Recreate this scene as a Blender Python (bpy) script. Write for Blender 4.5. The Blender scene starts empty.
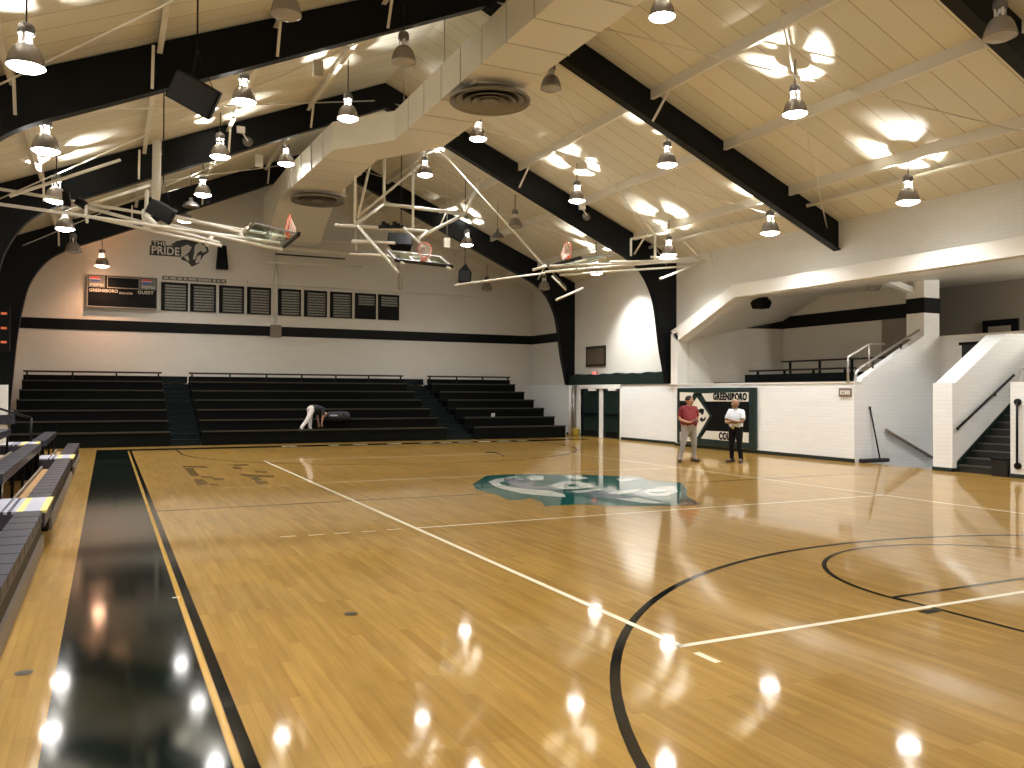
import bpy, math, random
from mathutils import Vector, Matrix
random.seed(7)
SC = bpy.context.scene
COL = SC.collection

# ---------------------------------------------------------------- camera, world, exposure
CU, CV, CH = -8.2697, -13.9103, 1.836
YAW, PITCH, ROLL, FPX = 0.451158, 0.0108187, 0.00404307, 834.8
fwd = Vector((math.sin(YAW)*math.cos(PITCH), math.cos(YAW)*math.cos(PITCH), math.sin(PITCH)))
r0 = Vector((math.cos(YAW), -math.sin(YAW), 0)); u0 = r0.cross(fwd)
rgt = math.cos(ROLL)*r0 + math.sin(ROLL)*u0
upv = -math.sin(ROLL)*r0 + math.cos(ROLL)*u0
cam_d = bpy.data.cameras.new('camera'); cam = bpy.data.objects.new('camera', cam_d); COL.objects.link(cam)
cam_d.sensor_width = 36.0; cam_d.lens = 36.0*FPX/1024.0; cam_d.clip_start = 0.05; cam_d.clip_end = 200
mw = Matrix((rgt, upv, -fwd)).transposed().to_4x4(); mw.translation = Vector((CU, CV, CH))
cam.matrix_world = mw
SC.camera = cam
world = bpy.data.worlds.new('world'); SC.world = world; world.use_nodes = True
world.node_tree.nodes['Background'].inputs[0].default_value = (1.0, .93, .8, 1)
world.node_tree.nodes['Background'].inputs[1].default_value = 0.0
SC.view_settings.view_transform = 'Standard'; SC.view_settings.look = 'None'
SC.view_settings.exposure = 1.34; SC.view_settings.gamma = 1.0; SC.view_settings.use_curve_mapping = False
LENS_POWER = 16.0        # brightness of a lit lamp's lens
UP_POWER = 160.0          # watts of each lamp's bulb seen through the slots above its reflector
SPOT_POWER = 300.0       # watts thrown down by each reflector

# ---------------------------------------------------------------- small helpers
def ray(x, y):
    return fwd + (x-512)/FPX*rgt - (y-384)/FPX*upv
def on(x, y, X=None, Y=None, Z=None):
    """the point of the plane X=, Y= or Z= that is sighted at picture point x, y"""
    d = ray(x, y); c = Vector((CU, CV, CH))
    if X is not None: t = (X-c.x)/d.x
    elif Y is not None: t = (Y-c.y)/d.y
    else: t = (Z-c.z)/d.z
    return c + t*d
RIDGE_X, RIDGE_Z, PITCH_R = -0.6, 11.45, 0.42
def deck(x): return RIDGE_Z - PITCH_R*abs(x-RIDGE_X)

MATS = {}
def mat(name, col, rough=.5, metal=0.0, emit=0.0, ecol=None, spec=.5, coat=0.0):
    m = bpy.data.materials.new(name); m.use_nodes = True
    b = m.node_tree.nodes['Principled BSDF']
    b.inputs['Base Color'].default_value = (*col, 1)
    b.inputs['Roughness'].default_value = rough; b.inputs['Metallic'].default_value = metal
    b.inputs['Specular IOR Level'].default_value = spec
    b.inputs['Coat Weight'].default_value = coat; b.inputs['Coat Roughness'].default_value = .03
    if emit:
        b.inputs['Emission Color'].default_value = (*(ecol or col), 1); b.inputs['Emission Strength'].default_value = emit
    MATS[name] = m
    return m
def nodes_of(m):
    nt = m.node_tree
    return nt, nt.nodes['Principled BSDF'], lambda t: nt.nodes.new(t), nt.links.new

class MB:
    """collects geometry for ONE mesh object"""
    def __init__(s): s.v, s.f, s.m, s.sm, s.cur = [], [], [], [], 0
    def slot(s, i): s.cur = i; return s
    def _add(s, vs, fs, smooth=False):
        o = len(s.v); s.v += [tuple(map(float, p)) for p in vs]
        for f in fs: s.f.append([i+o for i in f]); s.m.append(s.cur); s.sm.append(smooth)
        return s
    def box(s, x0, x1, y0, y1, z0, z1):
        x0, x1 = sorted((x0, x1)); y0, y1 = sorted((y0, y1)); z0, z1 = sorted((z0, z1))
        v = [(x0,y0,z0),(x1,y0,z0),(x1,y1,z0),(x0,y1,z0),(x0,y0,z1),(x1,y0,z1),(x1,y1,z1),(x0,y1,z1)]
        return s._add(v, [(0,3,2,1),(4,5,6,7),(0,1,5,4),(1,2,6,5),(2,3,7,6),(3,0,4,7)])
    def obox(s, c, sx, sy, sz, R):
        c = Vector(c); v = []
        for dz in (-.5,.5):
            for dx, dy in ((-.5,-.5),(.5,-.5),(.5,.5),(-.5,.5)):
                v.append(c + R @ Vector((dx*sx, dy*sy, dz*sz)))
        return s._add(v, [(0,3,2,1),(4,5,6,7),(0,1,5,4),(1,2,6,5),(2,3,7,6),(3,0,4,7)])
    def bar(s, a, b, w, h=None, up=(0,0,1)):
        a, b = Vector(a), Vector(b); d = b-a; L = d.length; d.normalize(); h = h or w
        u = Vector(up); x = d.cross(u)
        if x.length < 1e-4: x = d.cross(Vector((0,1,0)))
        x.normalize(); z = x.cross(d)
        return s.obox((a+b)/2, w, L, h, Matrix((x, d, z)).transposed())
    def tube(s, pts, r, n=8, cap=True):
        pts = [Vector(p) for p in pts]; rs = r if isinstance(r, (list, tuple)) else [r]*len(pts)
        rings = []; vs = []; fs = []
        prev = None
        for i, p in enumerate(pts):
            d = (pts[min(i+1,len(pts)-1)] - pts[max(i-1,0)]).normalized()
            a = prev if prev is not None else (Vector((0,0,1)) if abs(d.z) < .9 else Vector((1,0,0)))
            x = d.cross(a).normalized(); y = x.cross(d).normalized(); prev = y if prev is None else (y)
            for k in range(n):
                t = 2*math.pi*k/n; vs.append(p + rs[i]*(math.cos(t)*x + math.sin(t)*y))
            prev = y
        for i in range(len(pts)-1):
            for k in range(n):
                k2 = (k+1) % n; fs.append((i*n+k, i*n+k2, (i+1)*n+k2, (i+1)*n+k))
        s._add(vs, fs, True)
        if cap:
            o = len(s.v)-len(vs)
            s.f.append([o+k for k in range(n)][::-1]); s.m.append(s.cur); s.sm.append(False)
            s.f.append([o+(len(pts)-1)*n+k for k in range(n)]); s.m.append(s.cur); s.sm.append(False)
        return s
    def prism(s, poly, axis, a, b):
        """poly: 2-D outline; axis 'x': (y,z), 'y': (x,z), 'z': (x,y)"""
        def P(p, t):
            return {'x': (t,p[0],p[1]), 'y': (p[0],t,p[1]), 'z': (p[0],p[1],t)}[axis]
        n = len(poly); v = [P(p,a) for p in poly] + [P(p,b) for p in poly]
        return s._add(v, [tuple(range(n))[::-1], tuple(range(n,2*n))] + [(i,(i+1)%n,n+(i+1)%n,n+i) for i in range(n)])
    def lathe(s, prof, c=(0,0,0), n=24, R=None, close=False):
        c = Vector(c); vs = []; fs = []
        for r, z in prof:
            for k in range(n):
                t = 2*math.pi*k/n; p = Vector((r*math.cos(t), r*math.sin(t), z))
                vs.append(c + (R @ p if R else p))
        for i in range(len(prof)-1):
            for k in range(n):
                k2 = (k+1) % n; fs.append((i*n+k, i*n+k2, (i+1)*n+k2, (i+1)*n+k))
        return s._add(vs, fs, True)
    def poly(s, pts): return s._add(pts, [tuple(range(len(pts)))])
    def disc(s, c, r, n=24, up=True):
        pts = [(c[0]+r*math.cos(2*math.pi*k/n), c[1]+r*math.sin(2*math.pi*k/n), c[2]) for k in range(n)]
        return s._add(pts, [tuple(range(n)) if up else tuple(range(n))[::-1]])
    def strip(s, pts, w, z):
        """flat painted line on the floor along pts, width w"""
        pts = [Vector((p[0],p[1],0)) for p in pts]; L=[]; Rr=[]
        for i, p in enumerate(pts):
            d = (pts[min(i+1,len(pts)-1)]-pts[max(i-1,0)]).normalized(); nrm = Vector((-d.y, d.x, 0))
            L.append(p+nrm*w/2); Rr.append(p-nrm*w/2)
        vs = [(q.x,q.y,z) for q in L]+[(q.x,q.y,z) for q in Rr]; n=len(pts)
        return s._add(vs, [(n+i, n+i+1, i+1, i) for i in range(n-1)])
    def build(s, name, mats, parent=None, local=False, bevel=0.0):
        me = bpy.data.meshes.new(name)
        off = Vector((0,0,0))
        if parent is not None and not local:
            off = origin_of(parent)
        me.from_pydata([(x-off.x, y-off.y, z-off.z) for x,y,z in s.v], [], s.f)
        if not isinstance(mats, (list, tuple)): mats = [mats]
        for m in mats: me.materials.append(MATS[m] if isinstance(m, str) else m)
        me.polygons.foreach_set('material_index', s.m); me.polygons.foreach_set('use_smooth', s.sm)
        me.update()
        o = bpy.data.objects.new(name, me); COL.objects.link(o)
        if parent is not None: o.parent = parent
        if bevel:
            b = o.modifiers.new('bevel', 'BEVEL'); b.width = bevel; b.segments = 2; b.limit_method = 'ANGLE'; b.angle_limit = math.radians(40)
        return o
def origin_of(o):
    p = Vector(o.location)
    if o.parent is not None: p += origin_of(o.parent)
    return p
def tag(o, label, cat, group=None):
    o['label'] = label; o['category'] = cat
    if group: o['group'] = group
    return o
def thing(name, label, cat, loc=(0,0,0), group=None, rotz=0.0):
    o = bpy.data.objects.new(name, None); COL.objects.link(o); o.empty_display_size = .1
    o.location = loc; o.rotation_euler = (0,0,rotz)
    return tag(o, label, cat, group)
def structure(o): o['kind'] = 'structure'; return o
def copy_tree(o, parent=None):
    c = o.copy(); COL.objects.link(c)
    if parent is not None: c.parent = parent
    for ch in list(KIDS.get(o.name, [])): copy_tree(ch, c)
    return c
KIDS = {}
def kids(o):
    KIDS[o.name] = [c for c in bpy.data.objects if c.parent == o]
    for c in KIDS[o.name]: kids(c)
def text_part(name, s, m, parent, origin, udir, vdir, height, width=None, depth=.006, bold=.02):
    """lettering as a thin mesh; origin = lower-left corner in world, udir/vdir = reading and up directions"""
    cu = bpy.data.curves.new(name, 'FONT'); cu.body = s; cu.size = 1.0; cu.extrude = depth; cu.offset = bold; cu.space_character = 1.0+bold*3
    tmp = bpy.data.objects.new(name, cu); COL.objects.link(tmp)
    bpy.context.view_layer.update()
    dg = bpy.context.evaluated_depsgraph_get()
    me = bpy.data.meshes.new_from_object(tmp.evaluated_get(dg)); bpy.data.objects.remove(tmp)
    xs = [v.co.x for v in me.vertices]; ys = [v.co.y for v in me.vertices]
    x0, x1, y0, y1 = min(xs), max(xs), min(ys), max(ys)
    sy = height/(y1-y0); sx = width/(x1-x0) if width else sy
    u, v = Vector(udir).normalized(), Vector(vdir).normalized(); n = u.cross(v)
    off = origin_of(parent); org = Vector(origin)
    for w in me.vertices:
        w.co = org + u*(w.co.x-x0)*sx + v*(w.co.y-y0)*sy + n*(w.co.z) - off
    me.materials.clear(); me.materials.append(MATS[m])
    o = bpy.data.objects.new(name, me); COL.objects.link(o); o.parent = parent
    return o
# ---------------------------------------------------------------- materials
mat('black_steel', (.003,.004,.005), .45, spec=.18)
mat('white_paint', (.80,.785,.74), .45)
mat('white_pipe', (.74,.71,.62), .4)
mat('dark_green', (.006,.016,.014), .4)
mat('green_pad', (.007,.024,.021), .45)
mat('black', (.004,.004,.005), .45)
mat('black_plastic', (.004,.004,.005), .7, spec=.15)
mat('dark_vinyl', (.035,.034,.052), .3)
mat('bleacher_board', (.003,.004,.0035), .45, spec=.15)
mat('bleacher_edge', (.034,.029,.02), .45, spec=.3)
mat('bleacher_panel', (.0015,.0025,.002), .55, spec=.1)
mat('aisle_teal', (.003,.008,.009), .55, spec=.15)
mat('grey_metal', (.33,.31,.29), .35, .6)
mat('lamp_glass', (.30,.27,.24), .25, .35)
mat('lamp_housing', (.16,.15,.14), .45, .4)
mat('lamp_white', (.8,.78,.74), .4)
mat('lens_on', (1,1,1), .4, emit=LENS_POWER, ecol=(1.0,.96,.92))
mat('lens_orange', (1,.8,.6), .4, emit=LENS_POWER*.8, ecol=(1.0,.55,.33))
mat('lens_off', (.35,.33,.30), .12)
mat('duct', (.72,.69,.59), .42, .12)
mat('diffuser', (.22,.20,.165), .4, .3)
mat('chrome', (.62,.60,.57), .18, 1.0)
mat('orange_rim', (.75,.13,.05), .4)
mat('net', (.80,.60,.52), .6)
mat('board_white', (.80,.80,.78), .4)
mat('line_white', (.86,.80,.62), .16)
mat('line_black', (.003,.004,.004), .082, spec=.35)
mat('line_yellow', (.50,.30,.055), .16)
mat('strip_green', (.002,.006,.005), .08)
mat('logo_teal', (.010,.125,.105), .08, coat=.6)
mat('logo_white', (.74,.76,.68), .08, coat=.6)
mat('logo_grey', (.29,.31,.36), .08, coat=.6)
mat('letter_worn', (.17,.098,.032), .12)
mat('brass', (.05,.04,.025), .35, .5)
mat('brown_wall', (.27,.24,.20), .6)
mat('plate_grey', (.42,.42,.50), .45)
mat('plate_navy', (.022,.022,.05), .45)
mat('plate_yellow', (.80,.66,.20), .45)
mat('wood_board', (.52,.31,.12), .3)
mat('wood_grey', (.20,.16,.125), .5)
mat('sign_black', (.003,.004,.005), .5, spec=.15)
mat('sign_grey', (.14,.145,.13), .4)
mat('sign_strip', (.30,.30,.26), .4)
mat('sign_letter', (.55,.53,.46), .5)
mat('sign_red', (.55,.06,.05), .4)
mat('sign_blue', (.04,.08,.32), .4)
mat('emblem_dark', (.022,.028,.026), .5)
mat('exit_red', (.9,.16,.14), .4, emit=.7, ecol=(1,.10,.08))
mat('exit_case', (.55,.18,.16), .4)
mat('digit_orange', (.8,.2,.08), .4, emit=.08, ecol=(1,.18,.06))
mat('plaque_brown', (.012,.008,.006), .4)
mat('plaque_face', (.10,.075,.05), .4)
mat('banner_white', (.74,.71,.64), .5)
mat('yellow_plastic', (.72,.62,.13), .4)
mat('silver_rail', (.45,.42,.40), .3, .7)
mat('room_plate', (.18,.13,.12), .4)
mat('stair_tread', (.012,.013,.012), .5)
mat('stair_nose', (.07,.065,.05), .45)
mat('paper', (.8,.8,.78), .5)
mat('skin_light', (.50,.27,.18), .5)
mat('skin_tan', (.30,.17,.10), .5)
mat('shirt_maroon', (.20,.012,.018), .7)
mat('trousers_grey', (.31,.30,.29), .7)
mat('shirt_white', (.72,.77,.84), .6)
mat('trousers_black', (.004,.004,.005), .8, spec=.2)
mat('trousers_pale', (.62,.58,.56), .7)
mat('shirt_dark', (.016,.017,.024), .7)
mat('hair_dark', (.008,.006,.005), .7)
mat('hair_grey', (.20,.18,.16), .6)
mat('shoe_dark', (.016,.013,.012), .4)
mat('shoe_brown', (.045,.03,.02), .4)
mat('lanyard', (.55,.5,.2), .4)
mat('phone_black', (.01,.01,.012), .2)
mat('eye_white', (.7,.68,.65), .3)
mat('wall_lip', (.55,.53,.47), .5)

def paint_block(name, col):
    """painted concrete block: faint courses, slight unevenness"""
    m = mat(name, col, .42); nt, b, N, L = nodes_of(m)
    tc = N('ShaderNodeTexCoord'); sep = N('ShaderNodeSeparateXYZ'); L(tc.outputs['Object'], sep.inputs[0])
    ad = N('ShaderNodeMath'); ad.operation = 'ADD'; L(sep.outputs[0], ad.inputs[0]); L(sep.outputs[1], ad.inputs[1])
    cb = N('ShaderNodeCombineXYZ'); L(ad.outputs[0], cb.inputs[0]); L(sep.outputs[2], cb.inputs[1])
    br = N('ShaderNodeTexBrick'); L(cb.outputs[0], br.inputs['Vector'])
    br.inputs['Scale'].default_value = 1.0; br.inputs['Brick Width'].default_value = .40; br.inputs['Row Height'].default_value = .10
    br.inputs['Mortar Size'].default_value = .007; br.inputs['Mortar Smooth'].default_value = .5
    br.inputs['Color1'].default_value = (*col,1); br.inputs['Color2'].default_value = (*[c*.96 for c in col],1)
    br.inputs['Mortar'].default_value = (*[c*.88 for c in col],1)
    L(br.outputs['Color'], b.inputs['Base Color'])
    bp = N('ShaderNodeBump'); bp.inputs['Strength'].default_value = .25; bp.inputs['Distance'].default_value = .01; bp.invert = True
    L(br.outputs['Fac'], bp.inputs['Height']); L(bp.outputs[0], b.inputs['Normal'])
    return m
paint_block('wall_paint', (.69,.67,.61))  # creamier than the low brick: tan bounce light from the deck is in this colour
paint_block('brick_white', (.83,.845,.85))

def deck_mat():
    col = (.735,.70,.575)
    m = mat('deck', col, .5); nt, b, N, L = nodes_of(m)
    tc = N('ShaderNodeTexCoord'); sep = N('ShaderNodeSeparateXYZ'); L(tc.outputs['Object'], sep.inputs[0])
    dv = N('ShaderNodeMath'); dv.operation = 'DIVIDE'; dv.inputs[1].default_value = .61; L(sep.outputs[1], dv.inputs[0])
    fr = N('ShaderNodeMath'); fr.operation = 'FRACT'; L(dv.outputs[0], fr.inputs[0])
    lt = N('ShaderNodeMath'); lt.operation = 'LESS_THAN'; lt.inputs[1].default_value = .035; L(fr.outputs[0], lt.inputs[0])
    fl = N('ShaderNodeMath'); fl.operation = 'FLOOR'; L(dv.outputs[0], fl.inputs[0])
    wn = N('ShaderNodeTexWhiteNoise'); wn.noise_dimensions = '1D'; L(fl.outputs[0], wn.inputs['W'])
    mr = N('ShaderNodeMapRange'); mr.inputs['To Min'].default_value = .92; mr.inputs['To Max'].default_value = 1.04; L(wn.outputs[0], mr.inputs[0])
    mx = N('ShaderNodeMix'); mx.data_type = 'RGBA'; mx.inputs['A'].default_value = (*col,1); mx.inputs['B'].default_value = (.42,.35,.22,1)
    L(lt.outputs[0], mx.inputs['Factor'])
    ml = N('ShaderNodeVectorMath'); ml.operation = 'SCALE'; L(mx.outputs['Result'], ml.inputs[0]); L(mr.outputs[0], ml.inputs['Scale'])
    L(ml.outputs[0], b.inputs['Base Color'])
deck_mat()

def wood_floor():
    m = mat('court_wood', (.5,.3,.1), .065); nt, b, N, L = nodes_of(m)
    b.inputs['Specular IOR Level'].default_value = .62
    b.inputs['Coat Weight'].default_value = .3; b.inputs['Coat Roughness'].default_value = .05
    tc = N('ShaderNodeTexCoord'); sep = N('ShaderNodeSeparateXYZ'); L(tc.outputs['Object'], sep.inputs[0])
    cb = N('ShaderNodeCombineXYZ'); L(sep.outputs[1], cb.inputs[0]); L(sep.outputs[0], cb.inputs[1])
    br = N('ShaderNodeTexBrick'); L(cb.outputs[0], br.inputs['Vector'])
    br.offset = .37; br.offset_frequency = 3; br.squash = 1.0
    br.inputs['Scale'].default_value = 1.0; br.inputs['Brick Width'].default_value = 1.1; br.inputs['Row Height'].default_value = .075
    br.inputs['Mortar Size'].default_value = .0016; br.inputs['Mortar Smooth'].default_value = .2; br.inputs['Bias'].default_value = -.1
    br.inputs['Color1'].default_value = (.385,.226,.050,1); br.inputs['Color2'].default_value = (.295,.162,.030,1); br.inputs['Mortar'].default_value = (.275,.15,.032,1)
    mp = N('ShaderNodeMapping'); mp.inputs['Scale'].default_value = (14,.9,1); L(tc.outputs['Object'], mp.inputs[0])
    nz = N('ShaderNodeTexNoise'); nz.inputs['Scale'].default_value = 1.6; nz.inputs['Detail'].default_value = 5; L(mp.outputs[0], nz.inputs['Vector'])
    n2 = N('ShaderNodeTexNoise'); n2.inputs['Scale'].default_value = .55; n2.inputs['Detail'].default_value = 3; L(tc.outputs['Object'], n2.inputs['Vector'])
    r1 = N('ShaderNodeMapRange'); r1.inputs['From Min'].default_value=.3; r1.inputs['From Max'].default_value=.7; r1.inputs['To Min'].default_value = .86; r1.inputs['To Max'].default_value = 1.12; L(nz.outputs[0], r1.inputs[0])
    r2 = N('ShaderNodeMapRange'); r2.inputs['From Min'].default_value=.3; r2.inputs['From Max'].default_value=.7; r2.inputs['To Min'].default_value = .90; r2.inputs['To Max'].default_value = 1.08; L(n2.outputs[0], r2.inputs[0])
    mm = N('ShaderNodeMath'); mm.operation = 'MULTIPLY'; L(r1.outputs[0], mm.inputs[0]); L(r2.outputs[0], mm.inputs[1])
    sc = N('ShaderNodeVectorMath'); sc.operation = 'SCALE'; L(br.outputs['Color'], sc.inputs[0]); L(mm.outputs[0], sc.inputs['Scale'])
    L(sc.outputs[0], b.inputs['Base Color'])
    bp = N('ShaderNodeBump'); bp.inputs['Strength'].default_value = .05; bp.inputs['Distance'].default_value = .003
    n3 = N('ShaderNodeTexNoise'); n3.inputs['Scale'].default_value = 16; n3.inputs['Detail'].default_value = 2; L(tc.outputs['Object'], n3.inputs['Vector'])
    L(n3.outputs[0], bp.inputs['Height']); L(bp.outputs[0], b.inputs['Normal'])
    # the varnish is partly mirror-smooth, partly scuffed
    b2 = N('ShaderNodeBsdfPrincipled'); b2.inputs['Roughness'].default_value = .30; b2.inputs['Specular IOR Level'].default_value = .3; L(sc.outputs[0], b2.inputs['Base Color'])
    mxs = N('ShaderNodeMixShader'); mxs.inputs[0].default_value = .33
    out = [n for n in nt.nodes if n.type == 'OUTPUT_MATERIAL'][0]
    L(b.outputs[0], mxs.inputs[1]); L(b2.outputs[0], mxs.inputs[2]); L(mxs.outputs[0], out.inputs[0])
wood_floor()

def glass_mat():
    m = bpy.data.materials.new('board_glass'); m.use_nodes = True; nt = m.node_tree; nt.nodes.clear()
    out = nt.nodes.new('ShaderNodeOutputMaterial'); tr = nt.nodes.new('ShaderNodeBsdfTransparent'); tr.inputs[0].default_value = (.86,.92,.88,1)
    gl = nt.nodes.new('ShaderNodeBsdfGlossy'); gl.inputs['Roughness'].default_value = .03
    mx = nt.nodes.new('ShaderNodeMixShader'); mx.inputs[0].default_value = .12
    nt.links.new(tr.outputs[0], mx.inputs[1]); nt.links.new(gl.outputs[0], mx.inputs[2]); nt.links.new(mx.outputs[0], out.inputs[0])
    MATS['board_glass'] = m
glass_mat()
# ---------------------------------------------------------------- the room
XL, XR, YB, YN = -11.6, 10.5, 22.6, -19.0
def slab(mb, pts, dz):
    n = len(pts); top = [(x,y,z+dz) for x,y,z in pts]
    mb._add(list(pts)+top, [tuple(range(n))[::-1], tuple(range(n,2*n))]+[(i,(i+1)%n,n+(i+1)%n,n+i) for i in range(n)])
    return mb

# floor, and everything painted on it (children of the floor)
f = MB()
f.poly([(XL-.3,YN-.3,0),(10.25,YN-.3,0),(10.25,-.05,0),(10.05,-.05,0),(10.05,2.3,0),(10.25,2.3,0),(10.25,9.9,0),(10.8,9.9,0),(10.8,YB+.3,0),(XL-.3,YB+.3,0)])
f.box(XL-.3,10.0,YN-.3,YB+.3,-.2,-.02)
f.box(10.03,10.05,-.05,2.3,-.2,-.002)
floor = structure(f.build('floor', 'court_wood'))
FZ = .0015
def painted(name, m, fn, z=FZ):
    b = MB(); fn(b, z); o = b.build(name, m, floor); return o
painted('sideline_strip', 'strip_green', lambda b,z: b.poly([(-8.56,YN,z),(-7.70,YN,z),(-7.70,14.45,z),(-8.56,14.45,z)]))
painted('yellow_line', 'line_yellow', lambda b,z: b.strip([(-7.675,YN),(-7.675,14.75)], .035, z))
painted('sideline', 'line_black', lambda b,z: b.strip([(-7.615,YN),(-7.615,14.75)], .07, z))
painted('center_line', 'line_black', lambda b,z: b.strip([(-7.58,0),(7.6,0)], .05, z))
painted('baseline', 'strip_green', lambda b,z: b.poly([(-8.56,14.45,z),(8.9,14.45,z),(8.9,15.25,z),(-8.56,15.25,z)]))
def arc(cx, cy, r, a0, a1, n=72):
    return [(cx+r*math.cos(math.radians(a0+(a1-a0)*i/n)), cy+r*math.sin(math.radians(a0+(a1-a0)*i/n))) for i in range(n+1)]
tp = [(6.3,-14.33),(6.3,-12.9)] + arc(0,-12.73,6.3,0,180) + [(-6.3,-12.9),(-6.3,-14.33)]
painted('three_point_line', 'line_black', lambda b,z: b.strip(tp, .07, z), .0021)
painted('three_point_line', 'line_black', lambda b,z: b.strip([(x,-y) for x,y in tp], .05, z), .0021)
painted('free_throw_circle', 'line_black', lambda b,z: b.strip(arc(0,-8.62,1.88,-4,184), .05, z), .0021)
painted('free_throw_line', 'line_black', lambda b,z: b.strip([(-1.85,-8.60),(1.85,-8.60)], .05, z), .0024)
painted('key_line', 'line_black', lambda b,z: b.strip([(-1.86,-8.6),(-1.83,-14.33)], .05, z), .0024)
painted('key_line', 'line_black', lambda b,z: b.strip([(1.83,-8.6),(1.83,-14.33)], .05, z), .0024)
painted('block_mark', 'line_black', lambda b,z: b.box(-2.08,-1.9,-9.12,-9.03,.0006,z), .0021)
for x in (-4.5, 4.5):
    painted('volleyball_sideline', 'line_white', lambda b,z: b.strip([(x,-8.97),(x,9.0)], .06, z), .0027)
for y in (-8.97, 9.0):
    painted('volleyball_end_line', 'line_white', lambda b,z: b.strip([(-4.53,y),(4.53,y)], .06, z), .0027)
for y in (-3.15, 3.0):
    painted('attack_line', 'line_white', lambda b,z: b.strip([(-4.5,y),(4.5,y)], .05, z), .0027)
for px, py, w_ in ((394,529.5,.2),(369,531.5,.2),(342,533.2,.2),(316,535,.2),(288,536.6,.2),(228.4,488,.24),(247.5,487.2,.24),(266,486.5,.24),(283.7,485.6,.24)):
    p = on(px,py,Z=0)
    painted('attack_line_dash', 'line_white', lambda b,z: b.strip([(p.x-w_/2,p.y),(p.x+w_/2,p.y)], .045, z), .0027)
painted('service_mark', 'line_white', lambda b,z: b.strip([(-4.5,-9.14),(-4.5,-9.38)], .06, z), .0027)
painted('hash_mark', 'line_white', lambda b,z: b.strip([on(172.5,598,Z=0),on(179.5,597.4,Z=0)], .03, z), .0027)
for x0, w in ((-2.95,.5),(-1.35,.35),(-.5,.5),(.75,.5),(2.0,.45),(2.75,.45),(3.5,.5),(4.3,.45),(5.1,.5),(5.9,.45)):
    painted('baseline_letter_mark', 'line_white', lambda b,z: b.box(x0,x0+w,14.75,15.02,.001,z), .0024)
for px, py in ((351,614),(24,673),(355,596)):
    if py == 596: continue
    p = on(px,py,Z=0)
    o = painted('floor_plate', 'brass', lambda b,z: b.disc((p.x,p.y,z), .055, 20), .003)
# worn painted lettering left of the far volleyball line
def quad_px(b, pts, z, ox, oy, s):
    b.poly([tuple(on(ox+x/s, oy+y/s, Z=z)) for x,y in pts])
def worn(b, z):
    s = 7.314
    for pts in ([(180,205),(240,205),(290,262),(225,262)],[(165,190),(340,192),(350,204),(172,200)],[(245,285),(320,288),(365,326),(275,330)],[(290,262),(380,268),(400,280),(310,276)],[(380,278),(465,280),(470,290),(395,290)],[(360,318),(430,325),(435,336),(375,330)],
                [(500,180),(640,176),(660,186),(560,190)],[(530,192),(590,196),(600,214),(540,212)],[(580,245),(700,255),(830,260),(835,270),(640,268),(590,256)],[(650,275),(720,272),(745,295),(700,300)],[(690,300),(770,300),(800,318),(720,322)],[(690,228),(780,230),(785,238),(700,236)]):
        quad_px(b, pts[::-1], z, 160, 440, s)
painted('worn_letter', 'letter_worn', worn, .0018)
# centre emblem: teal lion's head with white and grey mane
def logo(name, m, polys, z):
    def fn(b, zz):
        for pts in polys: quad_px(b, pts[::-1], zz, 440, 440, 3.657)
    return painted(name, m, fn, z)
logo('emblem_ground', 'logo_teal', [[(120,160),(150,142),(170,130),(260,125),(340,125),(450,127),(560,128),(640,132),(730,135),(760,148),(880,155),(905,180),(900,202),(955,235),(900,240),(780,240),(640,240),(500,235),(380,242),(375,228),(330,212),(300,218),(250,220),(210,200),(130,180)]], .0030)
logo('emblem_grey', 'logo_grey', [[(235,152),(290,138),(340,152),(385,160),(430,172),(440,182),(380,180),(300,178)],[(440,190),(560,180),(650,184),(700,188),(640,200),(560,196)],[(520,200),(620,200),(720,210),(800,222),(700,222),(600,212)],[(700,190),(800,182),(850,190),(800,205),(720,205)]], .0034)
logo('emblem_slit', 'logo_teal', [[(275,147),(300,146),(325,153),(300,157)],[(335,158),(370,160),(395,168),(350,168)],[(462,163),(490,160),(510,167),(480,171)],[(545,186),(600,183),(640,188),(580,192)],[(760,192),(840,186),(800,198)],[(700,205),(760,208),(800,216),(740,212)]], .0042)
logo('emblem_white', 'logo_white', [[(178,152),(205,142),(262,134),(300,131),(260,142),(215,156),(225,164),(300,178),(400,184),(455,198),(460,209),(400,205),(300,196),(200,170)],
    [(312,136),(340,129),(380,132),(378,146),(335,148)],[(398,166),(450,152),(500,150),(540,158),(565,170),(500,180),(440,180)],[(450,130),(520,131),(545,140),(500,146),(470,140)],
    [(225,142),(255,136),(268,140),(240,149)],[(612,194),(690,182),(740,178),(715,190),(660,198)],[(735,188),(800,172),(862,166),(870,188),(830,204),(770,202)],[(480,186),(540,182),(600,178),(560,188),(500,193)],[(690,206),(735,214),(800,226),(740,220)],[(640,214),(720,214),(830,232),(740,230)],[(640,142),(730,138),(700,148),(660,150)]], .0038)

# walls
wb = MB(); wb.prism([(XL-.3,0),(XR+.3,0),(XR+.3,deck(XR+.3)+.2),(RIDGE_X,RIDGE_Z+.2),(XL-.3,deck(XL-.3)+.2)], 'y', YB, YB+.3)
wall_back = structure(wb.build('wall_back', 'wall_paint'))
wn = MB(); wn.prism([(XL-.3,0),(17,0),(17,6.8),(XR+.3,deck(XR+.3)+.2),(RIDGE_X,RIDGE_Z+.2),(XL-.3,deck(XL-.3)+.2)], 'y', YN-.3, YN)
structure(wn.build('wall_front', 'wall_paint'))
wl = MB(); wl.box(XL-.3,XL,YN,YB,0,deck(XL)+.1)
structure(wl.build('wall_left', 'wall_paint'))
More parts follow.
